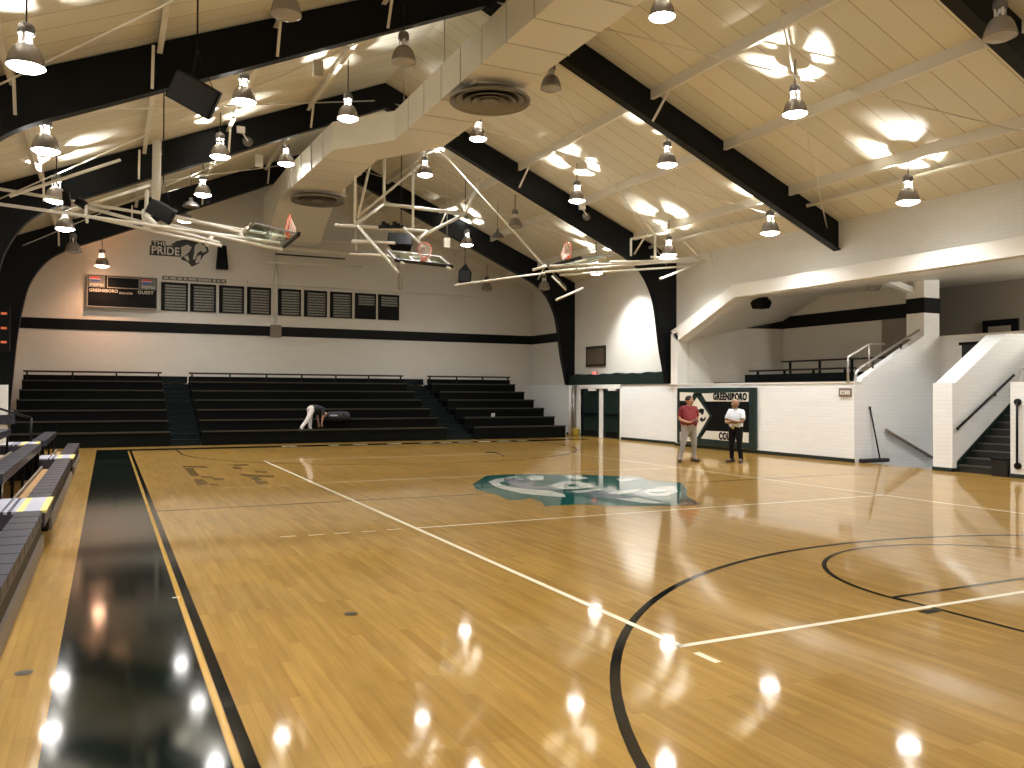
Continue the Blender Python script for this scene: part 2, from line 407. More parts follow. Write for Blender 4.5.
# right wall at the doors: upper wall, thicker painted-brick lower wall
w = MB()
w.box(XR,XR+.3,10.75,YB,0,deck(XR)+.1)
w.slot(1).box(10.2,XR,9.9,14.25,0,2.2).box(10.2,XR,17.2,YB,0,2.2)
structure(w.build('wall_right', ['wall_paint','brick_white']))
# upper right wall over the gallery opening and the box beam along its edge
FA = [(10.38,3.72),(7.38,4.98),(YN,4.93)]
FT = [(10.75,4.10),(7.44,5.40),(YN,5.34)]
w = MB()
w.prism([(10.35,3.9),(10.75,4.10),(7.44,5.40),(YN,5.34),(YN,deck(10.5)+.1),(10.75,deck(10.5)+.1),(10.75,3.9)][1:-1], 'x', 10.5, 10.75)
structure(w.build('wall_upper', 'wall_paint'))
w = MB(); w.prism([FA[0],FA[1],FA[2],FT[2],FT[1],FT[0]], 'x', 10.06, 10.52)
w.box(10.06,10.5,10.35,10.75,2.17,4.0)
structure(w.build('trim_1', 'white_paint'))
# low wall in front of the gallery
w = MB(); w.box(9.82,10.1,2.3,10.15,0,2.17); w.slot(1).box(9.80,10.12,2.28,10.17,2.145,2.185)
structure(w.build('wall_gallery', ['brick_white','white_paint']))
# sloping wall of the steps, with the pier
w = MB(); w.prism([(10.1,-1.6),(10.1,2.25),(12.55,3.50),(13.3,3.50),(13.3,-1.6)], 'y', 2.3, 2.55)
w.box(12.6,13.24,2.32,2.9,3.45,5.3)
w.bar((12.6,2.75,4.85),(11.6,2.75,5.06),.2,.16)
structure(w.build('wall_steps', 'brick_white'))
w = MB(); w.box(13.24,13.5,-6,2.3,-1.6,3.48); w.slot(1).box(13.2,13.54,-6,2.3,3.46,3.52)
structure(w.build('wall_parapet', ['brick_white','white_paint']))
w = MB(); w.prism([(9.85,-1.6),(9.85,2.12),(9.95,2.12),(11.85,3.36),(13.24,3.42),(13.24,-1.6)], 'y', -.58, -.06)
structure(w.build('wall_stair', 'brick_white'))
w = MB(); w.box(9.85,10.1,-6.5,-2.0,0,2.13); w.box(10.1,13.24,-2.25,-2.0,0,2.13)
structure(w.build('wall_end', 'brick_white'))
w = MB(); w.box(10.1,13.3,-8,-6.5,0,2.13); w.box(9.85,10.1,YN,-6.5,0,2.13)
structure(w.build('wall_near', 'brick_white'))
# floor of the pit where the steps go down
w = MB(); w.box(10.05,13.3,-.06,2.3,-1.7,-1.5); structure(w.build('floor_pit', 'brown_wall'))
# gallery: floor, back wall, end wall, ceiling
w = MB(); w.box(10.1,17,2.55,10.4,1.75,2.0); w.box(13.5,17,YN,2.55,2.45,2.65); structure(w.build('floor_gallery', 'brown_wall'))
w = MB(); w.box(14.0,14.2,4.95,9.4,2,5.5); w.box(14.0,14.2,3.4,4.95,4.22,5.6)
structure(w.build('wall_gallery_back', 'wall_paint'))
w = MB(); w.prism([(10.56,10.33),(14.2,9.2),(14.2,10.35),(10.56,10.74)], 'z', 1.9, 5.4); w.box(10.49,10.6,10.34,10.74,2,4.05)
structure(w.build('wall_gallery_end', 'wall_paint'))
w = MB(); slab(w, [(10.2,10.38,3.72),(10.2,7.38,4.95),(14.2,7.45,5.27),(14.2,9.4,4.48)], .2)
slab(w, [(10.2,7.38,4.95),(10.2,YN,4.9),(17,YN,5.25),(17,7.5,5.4),(14.2,7.45,5.27)], .2)
structure(w.build('ceiling_gallery', 'wall_paint'))
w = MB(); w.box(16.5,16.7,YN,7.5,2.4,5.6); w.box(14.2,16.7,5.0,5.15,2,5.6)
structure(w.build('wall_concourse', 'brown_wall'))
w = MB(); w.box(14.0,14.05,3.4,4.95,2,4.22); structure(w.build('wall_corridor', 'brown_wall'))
# dark stripes on the walls
def stripe(name, parent, m='black_steel'):
    return structure(name.build('trim_2', m))
w = MB(); w.box(XL,-2.06,YB-.02,YB,4.22,4.64).box(-1.60,XR-.0,YB-.02,YB,4.22,4.64).box(XR-.02,XR,18.4,YB-.02,4.22,4.64)
structure(w.build('trim_2', 'black_steel'))
w = MB(); w.box(13.97,14.0,3.4,9.3,4.22,4.66); w.prism([(14.0,9.26),(12.6,9.66),(12.6,9.68),(14.0,9.28)], 'z', 4.22, 4.66)
w.box(12.57,12.6,2.30,2.9,4.17,4.60).box(12.57,13.26,2.29,2.32,4.17,4.60)
structure(w.build('trim_3', 'black_steel'))
# padded dark band over the doors
w = MB(); n=26
top = [(11.05+ (18.45-11.05)*i/n, 2.64+.025*math.sin(i*1.7)+.015*math.sin(i*.6)) for i in range(n+1)]
w.prism([(11.05,2.2)]+[(18.45,2.2)]+top[::-1], 'x', 10.16, 10.5)
structure(w.build('trim_4', 'dark_green'))
# baseboards
w = MB(); w.box(9.80,9.82,2.28,10.15,0,.1); w.box(9.80,9.82,2.28,2.3,0,.1)
structure(w.build('baseboard_gallery', 'dark_green'))
w = MB(); w.box(10.18,10.2,10.15,14.25,0,.1).box(10.18,10.2,17.2,18.6,0,.1)
structure(w.build('baseboard_right', 'dark_green'))
w = MB(); w.box(9.83,9.85,-.6,-.05,0,.09).box(9.83,10.6,-.6,-.58,0,.09)
structure(w.build('baseboard_stair', 'dark_green'))
w = MB(); w.box(9.83,9.85,-6.5,-1.98,0,.09)
structure(w.build('baseboard_end', 'dark_green'))
# ledge pipe along the back wall
w = MB(); w.box(-3.0,XR,YB-.10,YB,6.42,6.56)
structure(w.build('trim_5', 'wall_paint'))

# roof deck
w = MB()
slab(w, [(RIDGE_X,YN-.3,RIDGE_Z),(RIDGE_X,YB+.3,RIDGE_Z),(XR+.4,YB+.3,deck(XR+.4)),(XR+.4,YN-.3,deck(XR+.4))][::-1], .15)
slab(w, [(RIDGE_X,YN-.3,RIDGE_Z),(RIDGE_X,YB+.3,RIDGE_Z),(XL-.4,YB+.3,deck(XL-.4)),(XL-.4,YN-.3,deck(XL-.4))], .15)
structure(w.build('ceiling', 'deck'))

# steel frames: tapered column, curved haunch, rafters, with small white struts
FRAMES = [(-12.2,False),(-4.5,False),(3.5,False),(11.05,True),(18.45,True)]
def frame_lower(side, foot):
    """lower (inner) outline on one side, from the foot up to the ridge; side=+1 right, -1 left"""
    pts = [(10.72,foot),(10.45,3.4),(10.22,4.9),(10.0,5.6),(9.6,6.22),(9.05,6.64),(8.2,7.03),(7.0,7.565),(0,10.68)]
    sm = []
    P = pts[:1]+pts+pts[-1:]
    for i in range(1,len(P)-2):            # smooth the haunch
        if i in (1, len(P)-3): sm.append(P[i]); continue
        for k in range(4):
            t = k/4; a,b,c,d = P[i-1],P[i],P[i+1],P[i+2]
            sm.append(tuple(.5*(2*b[j]+(c[j]-a[j])*t+(2*a[j]-5*b[j]+4*c[j]-d[j])*t*t+(3*b[j]-a[j]-3*c[j]+d[j])*t**3) for j in (0,1)))
    sm.append(pts[-1])
    return [(RIDGE_X + side*dx, z) for dx, z in sm]
where = ['at the near end of the hall','nearest the camera','second from the camera, crossing under the round duct outlet','third from the camera, ending in the column beside the wall banner','furthest back, ending in the column beside the doors']
for i, (y, full) in enumerate(FRAMES):
    lab = ['black steel roof frame behind the near edge of the picture','black steel roof frame at the top right corner','black steel roof frame crossing the top of the picture under the duct','black steel roof frame whose right column stands beside the padded banner','black steel roof frame furthest back, its right column left of the doors'][i]
    t = thing('steel_frame', lab, 'roof frame', (RIDGE_X, y, 0), 'steel roof frames')
    lo_l = frame_lower(-1, 0.0); lo_r = frame_lower(1, 2.2)
    if not full:
        # right end dies into the upper wall
        lo_r = [(10.5, 10.68-.4240*(10.5-RIDGE_X)), (RIDGE_X,10.68)]
        up_r = [(RIDGE_X,RIDGE_Z-.02),(10.5,deck(10.5)-.02)]
    else:
        up_r = [(RIDGE_X,RIDGE_Z-.02),(XR-.0,deck(XR)-.02),(XR,2.2)]
    up_l = [(XL,0),(XL,deck(XL)-.02)]
    web = MB()
    outline = lo_l + lo_r[::-1][1:] + up_r[::-1] + up_l[::-1]
    # build the web as quads strips: left half, right half
    def half(lo, top):
        n = len(lo)
        for a in (-.045,.045):
            pass
        poly = lo + top
        web.prism(poly, 'y', y-.04, y+.04)
    half(lo_l, [(RIDGE_X,RIDGE_Z-.02),(XL,deck(XL)-.02),(XL,0)])
    half(lo_r, up_r)
    web.build('web', 'black_steel', t)
    for lo in (lo_l, lo_r):
        fl = MB(); n = len(lo)
        for a, b in zip(lo[:-1], lo[1:]):
            d = Vector((b[0]-a[0],0,b[1]-a[1])).normalized(); nn = Vector((-d.z,0,d.x))
            if nn.z > 0: nn = -nn
            if abs(d.z) > .95: nn = Vector((-1 if a[0]>RIDGE_X else 1,0,0))
            fl._add([(a[0],y-.13,a[1]),(a[0],y+.13,a[1]),(b[0],y+.13,b[1]),(b[0],y-.13,b[1]),
                     (a[0]+nn.x*.03,y-.13,a[1]+nn.z*.03),(a[0]+nn.x*.03,y+.13,a[1]+nn.z*.03),(b[0]+nn.x*.03,y+.13,b[1]+nn.z*.03),(b[0]+nn.x*.03,y-.13,b[1]+nn.z*.03)],
                    [(0,1,2,3),(7,6,5,4),(0,4,5,1),(1,5,6,2),(2,6,7,3),(3,7,4,0)])
        fl.build('flange', 'black_steel', t)
    for dx in (2.3, 4.62, 6.95, 9.2):
        for sd in (-1,1):
            x = RIDGE_X+sd*dx
            if dx > 9 and not (full or sd < 0): continue
            zb = 10.68-.4451*dx if dx < 8 else 6.75
            b = MB()
            if sd < 0: b.bar((x, y-.12, zb+.03), (x, y-.45, deck(x)-.2), .055, .04)
            elif dx in (4.62, 9.2): b.bar((x-.02, y-.13, zb+.05), (x+.10, y-.60, deck(x)-.24), .05, .04)
            else: continue
            b.build('strut', 'white_pipe', t)

# purlins under the deck
PUR = [1.75,4.02,6.35,8.63,-2.95,-5.22,-7.4,-9.83]
plabel = {1.75:'cream roof purlin just right of the duct',4.02:'cream roof purlin right of the duct, second from the ridge',6.35:'cream roof purlin on the right slope, third from the ridge',8.63:'cream roof purlin on the right slope, lowest one above the right wall',
          -2.95:'cream roof purlin just left of the duct',-5.22:'cream roof purlin on the left slope, second from the ridge',-7.4:'cream roof purlin on the left slope, third from the ridge',-9.83:'cream roof purlin on the left slope, lowest one above the left wall'}
for x in PUR:
    sd = 1 if x > RIDGE_X else -1
    b = MB(); z = deck(x)
    b.box(x-.02,x+.02,YN,YB,z-.24,z+.01); b.box(x-.03 if sd>0 else x-.07, x+.07 if sd>0 else x+.03, YN,YB,z-.25,z-.225)
    tag(b.build('roof_purlin', 'white_pipe'), plabel[x], 'purlin', 'roof purlins')
# ---------------------------------------------------------------- bracing rods under the roof
BAYS = [(-12.2,-4.5,'in the bay over the camera'),(-4.5,3.5,'in the bay nearest the camera'),(3.5,11.05,'in the middle bay'),(11.05,18.45,'in the bay before the last frame')]
for y0, y1, bl in BAYS[1:]:
    for sd, sl in ((1,'right'),(-1,'left')):
        xe = 10.1 if sd > 0 else -10.9
        x0 = RIDGE_X + sd*.3
        for k, (a, b) in enumerate((((x0,y0),(xe,y1)),((x0,y1),(xe,y0)))):
            m = MB(); m.tube([(a[0],a[1],deck(a[0])-.42-.06*k),(b[0],b[1],deck(b[0])-.42-.06*k)], .018, 6)
            tag(m.build('brace_rod','white_pipe'), 'cream bracing rod, %s roof slope %s, %s' % (sl, bl, ['high end nearer','low end nearer'][k]), 'rod', 'roof bracing rods')

# ---------------------------------------------------------------- duct along the ridge
t = thing('air_duct', 'big cream rectangular air duct with a sideways jog hanging under the ridge', 'duct', (-.5, 8, 9.2))
ZB, ZT = 8.8, 9.62
def seg(quad): # quad in plan (x,y) x4
    b = MB(); b.prism(quad, 'z', ZB, ZT); return b
seg([(-1.2,-15),(.22,-15),(.22,8.2),(-1.2,8.2)]).build('straight_section', 'duct', t)
seg([(-1.2,8.2),(.22,8.2),(-1.06,10.3),(-2.5,9.9)]).build('offset_section', 'duct', t)
b = MB(); b.prism([(-2.5,9.9),(-1.06,10.3),(-1.02,15.3),(-2.72,15.3)], 'z', ZB, ZT)
b.build('straight_section', 'duct', t)
b = MB(); b.prism([(15.3,ZB),(17.0,ZB),(18.2,8.3),(19.2,7.75),(20.2,7.75),(20.2,ZT),(15.3,ZT)], 'x', -2.74, -.72)
b.build('end_section', 'duct', t)
for k in range(17):
    y = -11+1.2*k
    if y > 8.1: break
    b = MB(); b.box(-1.215,.235,y-.012,y+.012,ZB-.015,ZT+.01); b.build('seam_flange', 'wall_lip', t)
for y in (10.9,12.2,13.5,14.7):
    b = MB(); b.box(-2.5-.05*(y-9.9)-.012,-1.01,y-.012,y+.012,ZB-.012,ZT+.01); b.build('seam_flange', 'wall_lip', t)
for (px, py, zc, lab) in ((490,100,8.62,'near'),(318,200,8.62,'far')):
    p = on(px, py, Z=zc); R = .94
    b = MB(); b.prism([(p.x-.62,p.y-.62),(p.x+.62,p.y-.62),(p.x+.62,p.y+.62),(p.x-.62,p.y+.62)], 'z', zc+.10, ZB+.05)
    o = b.build('neck', 'duct', t)
    d = MB(); d.lathe([(.62,.12),(.90,.03),(R,-.01),(R,-.06),(R-.03,-.06),(.79,.07)], p, 40)
    for ro, ri, zo in ((.80,.62,-.03),(.60,.43,-.05),(.41,.26,-.06)): d.lathe([(ro,zo),(ro-.015,zo-.012),(ri,.06),(ri,.075),(ro,zo)], p, 40)
    d.lathe([(.20,-.04),(.19,-.07),(.10,-.09),(.001,-.095)], p, 24)
    k_ = MB(); k_.disc((p.x,p.y,p.z+.085), .80, 40, False); k_.build('throat_shade', 'black', t)  # black disc puts the shade between the diffuser rings into colour
    d.build('round_diffuser', 'diffuser', t)
for y in (-3.,.5,4.5,7.5):
    for x in (-1.16,.18): b = MB(); b.tube([(x,y,ZT),(x,y,deck(x)-.1)], .012, 5); b.build('hanger_rod', 'grey_metal', t)

# ---------------------------------------------------------------- hanging lamps
def lamp_meshes():
    out = {}
    b = MB(); b.tube([(0,0,.62),(0,0,.80)], .012, 6); b.tube([(0,0,.78),(0,0,1.19)], .014, 6); out['cord'] = (b, 'black_steel')
    b = MB(); b.lathe([(.001,.64),(.07,.64),(.105,.61),(.115,.57),(.115,.49),(.105,.47),(.001,.47)], n=20); out['ballast'] = (b, 'lamp_housing')
    b = MB()
    for k in range(4):
        a = math.pi/4+math.pi/2*k; b.bar((.085*math.cos(a),.085*math.sin(a),.30),(.085*math.cos(a),.085*math.sin(a),.48),.045,.012,up=(math.cos(a),math.sin(a),0))
    b.lathe([(.03,.40),(.034,.47)], n=12)
    out['bracket'] = (b, 'lamp_white')
    prof = [(.105,.325),(.125,.32),(.165,.285),(.205,.22),(.235,.13),(.255,.05),(.262,0)]
    b = MB(); b.lathe(prof + [(r-.006,z) for r,z in prof[::-1]], n=32); out['reflector'] = (b, 'lamp_glass')
    return out
LM = lamp_meshes()
def make_lamp(lensmat, w, col):
    t = thing('bay_lamp', 'x', 'lamp', (0,0,0))
    for nme, (b, m) in LM.items(): b.build(nme, m, t, local=True)
    b = MB(); b.lathe([(.001,-.075),(.10,-.066),(.18,-.042),(.235,-.012),(.256,.006)], n=28); b.build('lens', lensmat, t, local=True)
    if w:
        for nm, kind, z, e in (('bulb','POINT',.215,UP_POWER*w),('beam','SPOT',-.10,SPOT_POWER*w)):
            ld = bpy.data.lights.new(nm, kind); ld.energy = e; ld.color = col
            ld.shadow_soft_size = .014 if kind == 'POINT' else .10
            if kind == 'SPOT': ld.spot_size = math.radians(142); ld.spot_blend = 1.0
            lo = bpy.data.objects.new(nm, ld); COL.objects.link(lo); lo.parent = t; lo.location = (0,0,z)
    return t
PROTO = {'on': make_lamp('lens_on', 1.0, (1.0,1.0,.985)), 'off': make_lamp('lens_off', 0, None), 'orange': make_lamp('lens_orange', .55, (1.0,.50,.28))}
b = MB(); b.tube([(0,0,1.18),(0,0,1.49)],.014,6); b.build('cord','black_steel',PROTO['orange'],local=True)
PROTO['onlow'] = make_lamp('lens_on', 1.0, (1.0,1.0,.985)); PROTO['offlow'] = make_lamp('lens_off', 0, None)
PROTO['onwall'] = make_lamp('lens_on', 1.0, (1.0,1.0,.985))
for o in PROTO['onwall'].children:
    if o.name.startswith('beam'):      # this reflector throws its beam aside, on to the wall
        o.rotation_euler = (0, math.radians(-30), 0); o.data.energy *= 1.9; o.data.spot_size = math.radians(92); o.data.spot_blend = .75
for k in ('onlow','offlow'): b = MB(); b.tube([(0,0,1.18),(0,0,1.79)],.014,6); b.build('cord','black_steel',PROTO[k],local=True)
for o in PROTO.values(): kids(o)
used = set()
def put_lamp(kind, x, y, label='', drop=1.2, rz=0.0):
    z = deck(x)-drop
    o = PROTO[kind] if kind not in used else copy_tree(PROTO[kind]); used.add(kind)
    o.location = (x,y,z); o.rotation_euler = (0,0,rz); o['label'] = label; o['category'] = 'lamp'; o['group'] = 'hanging high bay lamps'
    return o
ROWS = {-9.4:'in the row along the left wall', -5.6:'in the second row from the left wall', -2.3:'in the row just left of the duct', 1.6:'in the row just right of the duct', 5.05:'in the second row from the right wall', 8.6:'in the row along the right wall'}
ORD = {-5.6:'above the camera', -9.9:'behind the camera', -14.5:'far behind the camera', -.25:'nearest in view', 4.9:'second in view', 9.6:'third in view', 13.9:'fourth in view', 18.2:'fifth in view', 22.0:'furthest, before the back wall'}
LAMPS = [(-9.38, 0.11, 'on'), (-9.4, 4.81, 'on'), (-9.45, 9.52, 'on'), (-9.42, 13.53, 'on'), (-9.36, 18.09, 'off'), (-8.5, 21.64, 'orange'), (-5.66, 4.88, 'on'), (-5.6, 9.66, 'on'), (-5.56, 14.55, 'on'), (-5.77, 18.73, 'on'), (-2.92, 6.6, 'onlow'), (-3.16, 13.37, 'on'), (-2.75, 2.75, 'offlow'), (-5.64, 0.24, 'off'), (1.54, 13.29, 'on'), (1.54, 8.71, 'on'), (1.53, 4.18, 'off'), (1.6, -0.32, 'on'), (5.02, 4.15, 'on'), (5.0, 8.84, 'on'), (4.97, 17.72, 'on'), (5.04, 13.36, 'off'), (8.49, 13.35, 'onwall'), (8.7, 17.97, 'off'), (7.84, 22.1, 'off'), (8.58, 4.14, 'on'), (5.04, -0.4, 'on'), (8.65, -0.33, 'on'), (8.47, 8.73, 'on'), (5.15, -4.93, 'off'), (-9.4, -5.1, 'on'), (-5.7, -5.1, 'on'), (1.5, -5.1, 'on'), (8.5, -5.1, 'on'), (-9.4, -9.9, 'on'), (-5.7, -9.9, 'on'), (1.5, -9.9, 'on'), (5, -9.9, 'on'), (8.5, -9.9, 'on'), (-2, -14.5, 'on')]
for x, y, k in LAMPS:
    rk = min(ROWS, key=lambda r: abs(r-x)); yk = min(ORD, key=lambda r: abs(r-y))
    kk = k.replace('low','').replace('wall','')
    st = {'on':'lit bell lamp','off':'unlit bell lamp','orange':'dim orange bell lamp'}[kk]
    put_lamp(k, x, y, drop=1.8 if k.endswith('low') else 1.5 if k == 'orange' else 1.2, label= '%s %s, %s' % (st, ROWS[rk], ORD[yk]), rz=0.0 if k == 'onwall' else random.uniform(0,1.5))
# a smaller unlit lamp of another make
b = MB(); p = on(497.5,237,Y=14.4)
b.lathe([(.24,0),(.23,.05),(.15,.14),(.06,.18),(.05,.30),(.001,.31)], p, 20); t = thing('pendant_lamp', 'small dark unlit pendant lamp beside the larger unlit one, right of the centre hoop', 'lamp', p)
b.build('shade', 'lamp_housing', t); b = MB(); b.tube([p+Vector((0,0,.3)),(p.x,p.y,deck(p.x)-.2)], .01, 5); b.build('cord','black_steel',t)
b = MB(); p = on(191,207,Y=15.2)
b.lathe([(.27,0),(.26,.05),(.17,.15),(.07,.19),(.05,.30),(.001,.31)], p, 20); t = thing('pendant_lamp', 'small dark unlit pendant lamp just above the left hanging speaker', 'lamp', p)
b.build('shade', 'lamp_housing', t); b = MB(); b.tube([p+Vector((0,0,.3)),(p.x,p.y,deck(p.x)-.2)], .01, 5); b.build('cord','black_steel',t)
# emergency floodlights on the third frame
for (px,py,lab) in ((248,141,'small round emergency floodlight on the black frame left of the duct'),(587,216,'small round emergency floodlight on the black frame right of the duct')):
    p = on(px,py,Y=10.85); t = thing('flood_light', lab, 'light fixture', p, 'emergency floodlights')
    R = Matrix.Rotation(math.radians(75),3,'X')
    b = MB(); b.lathe([(.001,.0),(.13,.0),(.15,-.03),(.12,-.12),(.001,-.14)], p, 20, R); b.build('head','lamp_housing',t)
    q = p+Vector((-.2,0,.28)); b = MB(); b.box(q.x-.11,q.x+.11,q.y-.06,q.y+.06,q.z-.08,q.z+.1); b.bar(q,p,.03); b.build('bracket','lamp_white',t)

# ---------------------------------------------------------------- hanging speakers and small boxes
def speaker(px, py, Y, w, h, d, roll, pitch, label, yaw=YAW):
    """cabinet of width w and height h, turned by yaw, its long side rolled by roll and its face tipped down by pitch"""
    p = on(px,py,Y=Y); t = thing('speaker', label, 'speaker', p, 'hanging speakers')
    R = Matrix.Rotation(-yaw,3,'Z') @ Matrix.Rotation(pitch,3,'X') @ Matrix.Rotation(roll,3,'Y')
    b = MB(); prof = [(-w/2,-d/2),(w/2,-d/2),(w*.36,d/2),(-w*.36,d/2)]
    vs = [p + R @ Vector((x,y,-h/2)) for x,y in prof] + [p + R @ Vector((x,y,h/2)) for x,y in prof]
    b._add(vs, [(3,2,1,0),(4,5,6,7),(0,1,5,4),(1,2,6,5),(2,3,7,6),(3,0,4,7)])
    b.build('cabinet','black_plastic',t,bevel=.015)
    g = MB(); g.obox(p + R @ Vector((0,-d/2-.008,0)), w*.92, .02, h*.92, R); g.build('grille','black',t)
    top = Vector((p.x,p.y,p.z+h/2+.55))
    for sx in (-.25,.25):
        c = MB(); c.tube([p + R @ Vector((w*sx,0,h/2-.02)), top], .008, 5); c.build('sling','black_steel',t)
    c = MB(); c.tube([top,(p.x,p.y,deck(p.x)-.02)], .016, 6); c.build('hanging_cable','black_steel',t)
    return t
speaker(197,96,1.3,.82,.50,.42,math.radians(29),math.radians(12),'large black speaker hanging tilted below the front roof frame, upper left')
speaker(163,212,6.2,.60,.33,.34,math.radians(30),math.radians(10),'black speaker hanging tilted beside a cream pole, left, below the lit lamps')
speaker(401,242,15.0,.92,.46,.5,math.radians(3),math.radians(-18),'wide black speaker hanging just behind the centre backboard')
p = on(465,273,Y=14.0); t = thing('speaker','black pointed speaker hanging on a cable right of the centre backboard','speaker',p,'hanging speakers')
b = MB(); R = Matrix.Rotation(-YAW,3,'Z'); vs = []
for dy in (-.2,.2): vs += [p + R @ Vector((x,dy,z)) for x,z in ((-.24,-.34),(.20,-.36),(.24,.02),(.03,.32),(-.22,.06))]
b._add(vs, [(4,3,2,1,0),(5,6,7,8,9)]+[(i,(i+1)%5,5+(i+1)%5,5+i) for i in range(5)]); b.build('cabinet','black_plastic',t,bevel=.012)
b = MB(); b.obox(p+R @ Vector((0,-.21,-.12)),.36,.02,.36,R); b.build('grille','black',t)
b = MB(); b.tube([p+Vector((0,0,.2)),(p.x,p.y,deck(p.x)-.02)],.014,6); b.build('hanging_cable','black_steel',t)
p = on(222,257,Y=22.4); t = thing('wall_speaker','tall dark speaker on the back wall right of the lion emblem','speaker',p)
b = MB(); b.prism([(p.x-.22,p.z-.5),(p.x+.24,p.z-.5),(p.x+.15,p.z+.45),(p.x-.15,p.z+.45)],'y',22.2,22.6); b.build('cabinet','black_plastic',t,bevel=.01)
b = MB(); b.prism([(p.x-.20,p.z-.15),(p.x+.20,p.z-.15),(p.x+.13,p.z+.4),(p.x-.13,p.z+.4)],'y',22.185,22.2); b.build('grille','bleacher_panel',t)
p = on(761,303,X=11.2); t = thing('ceiling_speaker','black six-sided speaker under the gallery ceiling','speaker',p)
b = MB(); b.prism([(p.y-.30,p.z),(p.y-.19,p.z-.19),(p.y+.19,p.z-.19),(p.y+.30,p.z),(p.y+.19,p.z+.12),(p.y-.19,p.z+.12)],'x',p.x-.2,p.x+.2); b.build('cabinet','black_plastic',t,bevel=.01)
b = MB(); b.box(p.x-.12,p.x+.12,p.y-.2,p.y+.2,p.z+.12,p.z+.24); b.build('bracket','black_plastic',t)
for px,py,Y,lab in ((318,69,4.5,'small white box hanging on a thin wire at the top, left of the duct'),(259,161,11.6,'small white box hanging on a thin wire below the third frame, left of the duct'),(447,243,14.5,'small white box hanging on a thin wire right of the centre hoop frame')):
    p = on(px,py,Y=Y); t = thing('sensor_box', lab, 'sensor', p, 'small hanging boxes')
    b = MB(); b.box(p.x-.11,p.x+.11,p.y-.06,p.y+.06,p.z-.18,p.z+.18); b.build('case','duct',t,bevel=.01)
    b = MB(); b.tube([(p.x,p.y,p.z+.18),(p.x,p.y,deck(p.x)-.03)], .007, 5); b.build('wire','white_pipe',t)
# plates on the gallery ceiling
p = on(806,295,X=12.0)

# ---------------------------------------------------------------- folded basketball hoops
def hoop(label, O, ex, ey, ez):
    """board: O = middle of its lower edge, ex along its width, ey out of its face, ez up its height (unit vectors)"""
    O, ex, ey, ez = Vector(O), Vector(ex).normalized(), Vector(ey).normalized(), Vector(ez).normalized()
    P = lambda x,y,z: O + x*ex + y*ey + z*ez
    R = Matrix((ex,ey,ez)).transposed()
    t = thing('basketball_hoop', label, 'basketball hoop', O, 'folded basketball hoops')
    b = MB(); b.obox(P(0,0,.535), 1.80,.012,1.05,R); b.build('backboard','board_glass',t)
    b = MB()
    for z in (.02,1.05): b.obox(P(0,.0,z),1.86,.04,.05,R)
    for x in (-.905,.905): b.obox(P(x,0,.535),.05,.04,1.07,R)
    b.build('board_frame','grey_metal',t)
    b = MB()
    for x in (-.86,.86): b.obox(P(x,.012,.54),.05,.012,.98,R)
    b.obox(P(0,.012,1.00),1.7,.012,.05,R)
    for x in (-.28,.28): b.obox(P(x,.012,.36),.05,.012,.45,R)
    b.obox(P(0,.012,.57),.6,.012,.05,R); b.obox(P(0,.012,.15),.6,.012,.05,R)
    b.build('target_lines','board_white',t)
    b = MB(); b.obox(P(0,0,-.03),1.9,.10,.07,R)
    b.build('edge_pad','black',t)
    rim = MB(); n = 28; c = P(0,.38,.12)
    rim.tube([c+.229*(math.cos(2*math.pi*k/n)*ex+math.sin(2*math.pi*k/n)*ey) for k in range(n+1)], .016, 6, False)
    rim.obox(P(0,.09,.09),.16,.16,.10,R); rim.bar(P(-.07,.15,.08),P(-.10,.2,.12),.03); rim.bar(P(.07,.15,.08),P(.10,.2,.12),.03)
    ro = rim.build('rim','orange_rim',t)
    net = MB()
    def np_(k, lev):
        a = 2*math.pi*(k+.5*(lev%2))/12; r = [.225,.19,.16,.13,.12][lev]
        q = c + r*(math.cos(a)*ex+math.sin(a)*ey); 
        # the net falls by gravity, whichever way the rim is turned
        return q + Vector((0,0,-1))*[0,.09,.18,.26,.33][lev]*.55 + (-ez)*[0,.09,.18,.26,.33][lev]*.5
    for lev in range(4):
        for k in range(12):
            for k2 in ((k, k-1) if lev%2 == 0 else (k, k+1)):
                net.tube([np_(k,lev), np_(k2,lev+1)], .007, 4, False)
    net.build('net','net',ro)
    return t, P
def pipes(t, name, segs, m='white_pipe'):
    for a, c, r in segs:
        b = MB(); b.tube([a, c], r, 8); b.build(name, m, t)
# centre hoop, folded up forwards under the far end of the duct
OA = on(424,263,Y=10.3)
tA, P = hoop('glass basketball backboard with orange rim folded up under the roof, centre of the far end', OA, (1,0,-.03), (0,-.41,.91), (0,.91,.41))
A = lambda x,y,Y: on(x,y,Y=Y)
pipes(tA,'fold_arm',[(A(358,226,12.3),A(398,272,10.1),.045),(A(403,228,12.3),A(423,246,11.0),.045),(A(427,231,12.3),A(419,240,11.3),.04),(P(-.6,-.05,.5),P(.6,-.05,.5),.035),(P(-.55,-.06,1.0),P(.55,-.06,1.0),.035),(P(.75,-.04,-.05),P(.8,-.04,-.2),.04),(P(-.75,-.04,-.05),P(-.7,-.04,-.2),.04)])
zt = lambda p: Vector((p.x,p.y,deck(p.x)-.25))
q = [A(355,225,12.4),A(384,204,12.9),A(465,214,12.9),A(427,231,12.4)]
pipes(tA,'support_frame',[(A(335,225,12.4),q[3],.05),(q[0],q[1],.055),(q[1],q[2],.06),(A(418,238,12.4),q[2],.055),(q[2],A(477,189,12.6),.05),(A(352,241,12.4),A(395,243,12.4),.05),(A(350,254,12.8),A(395,256,12.8),.04)])
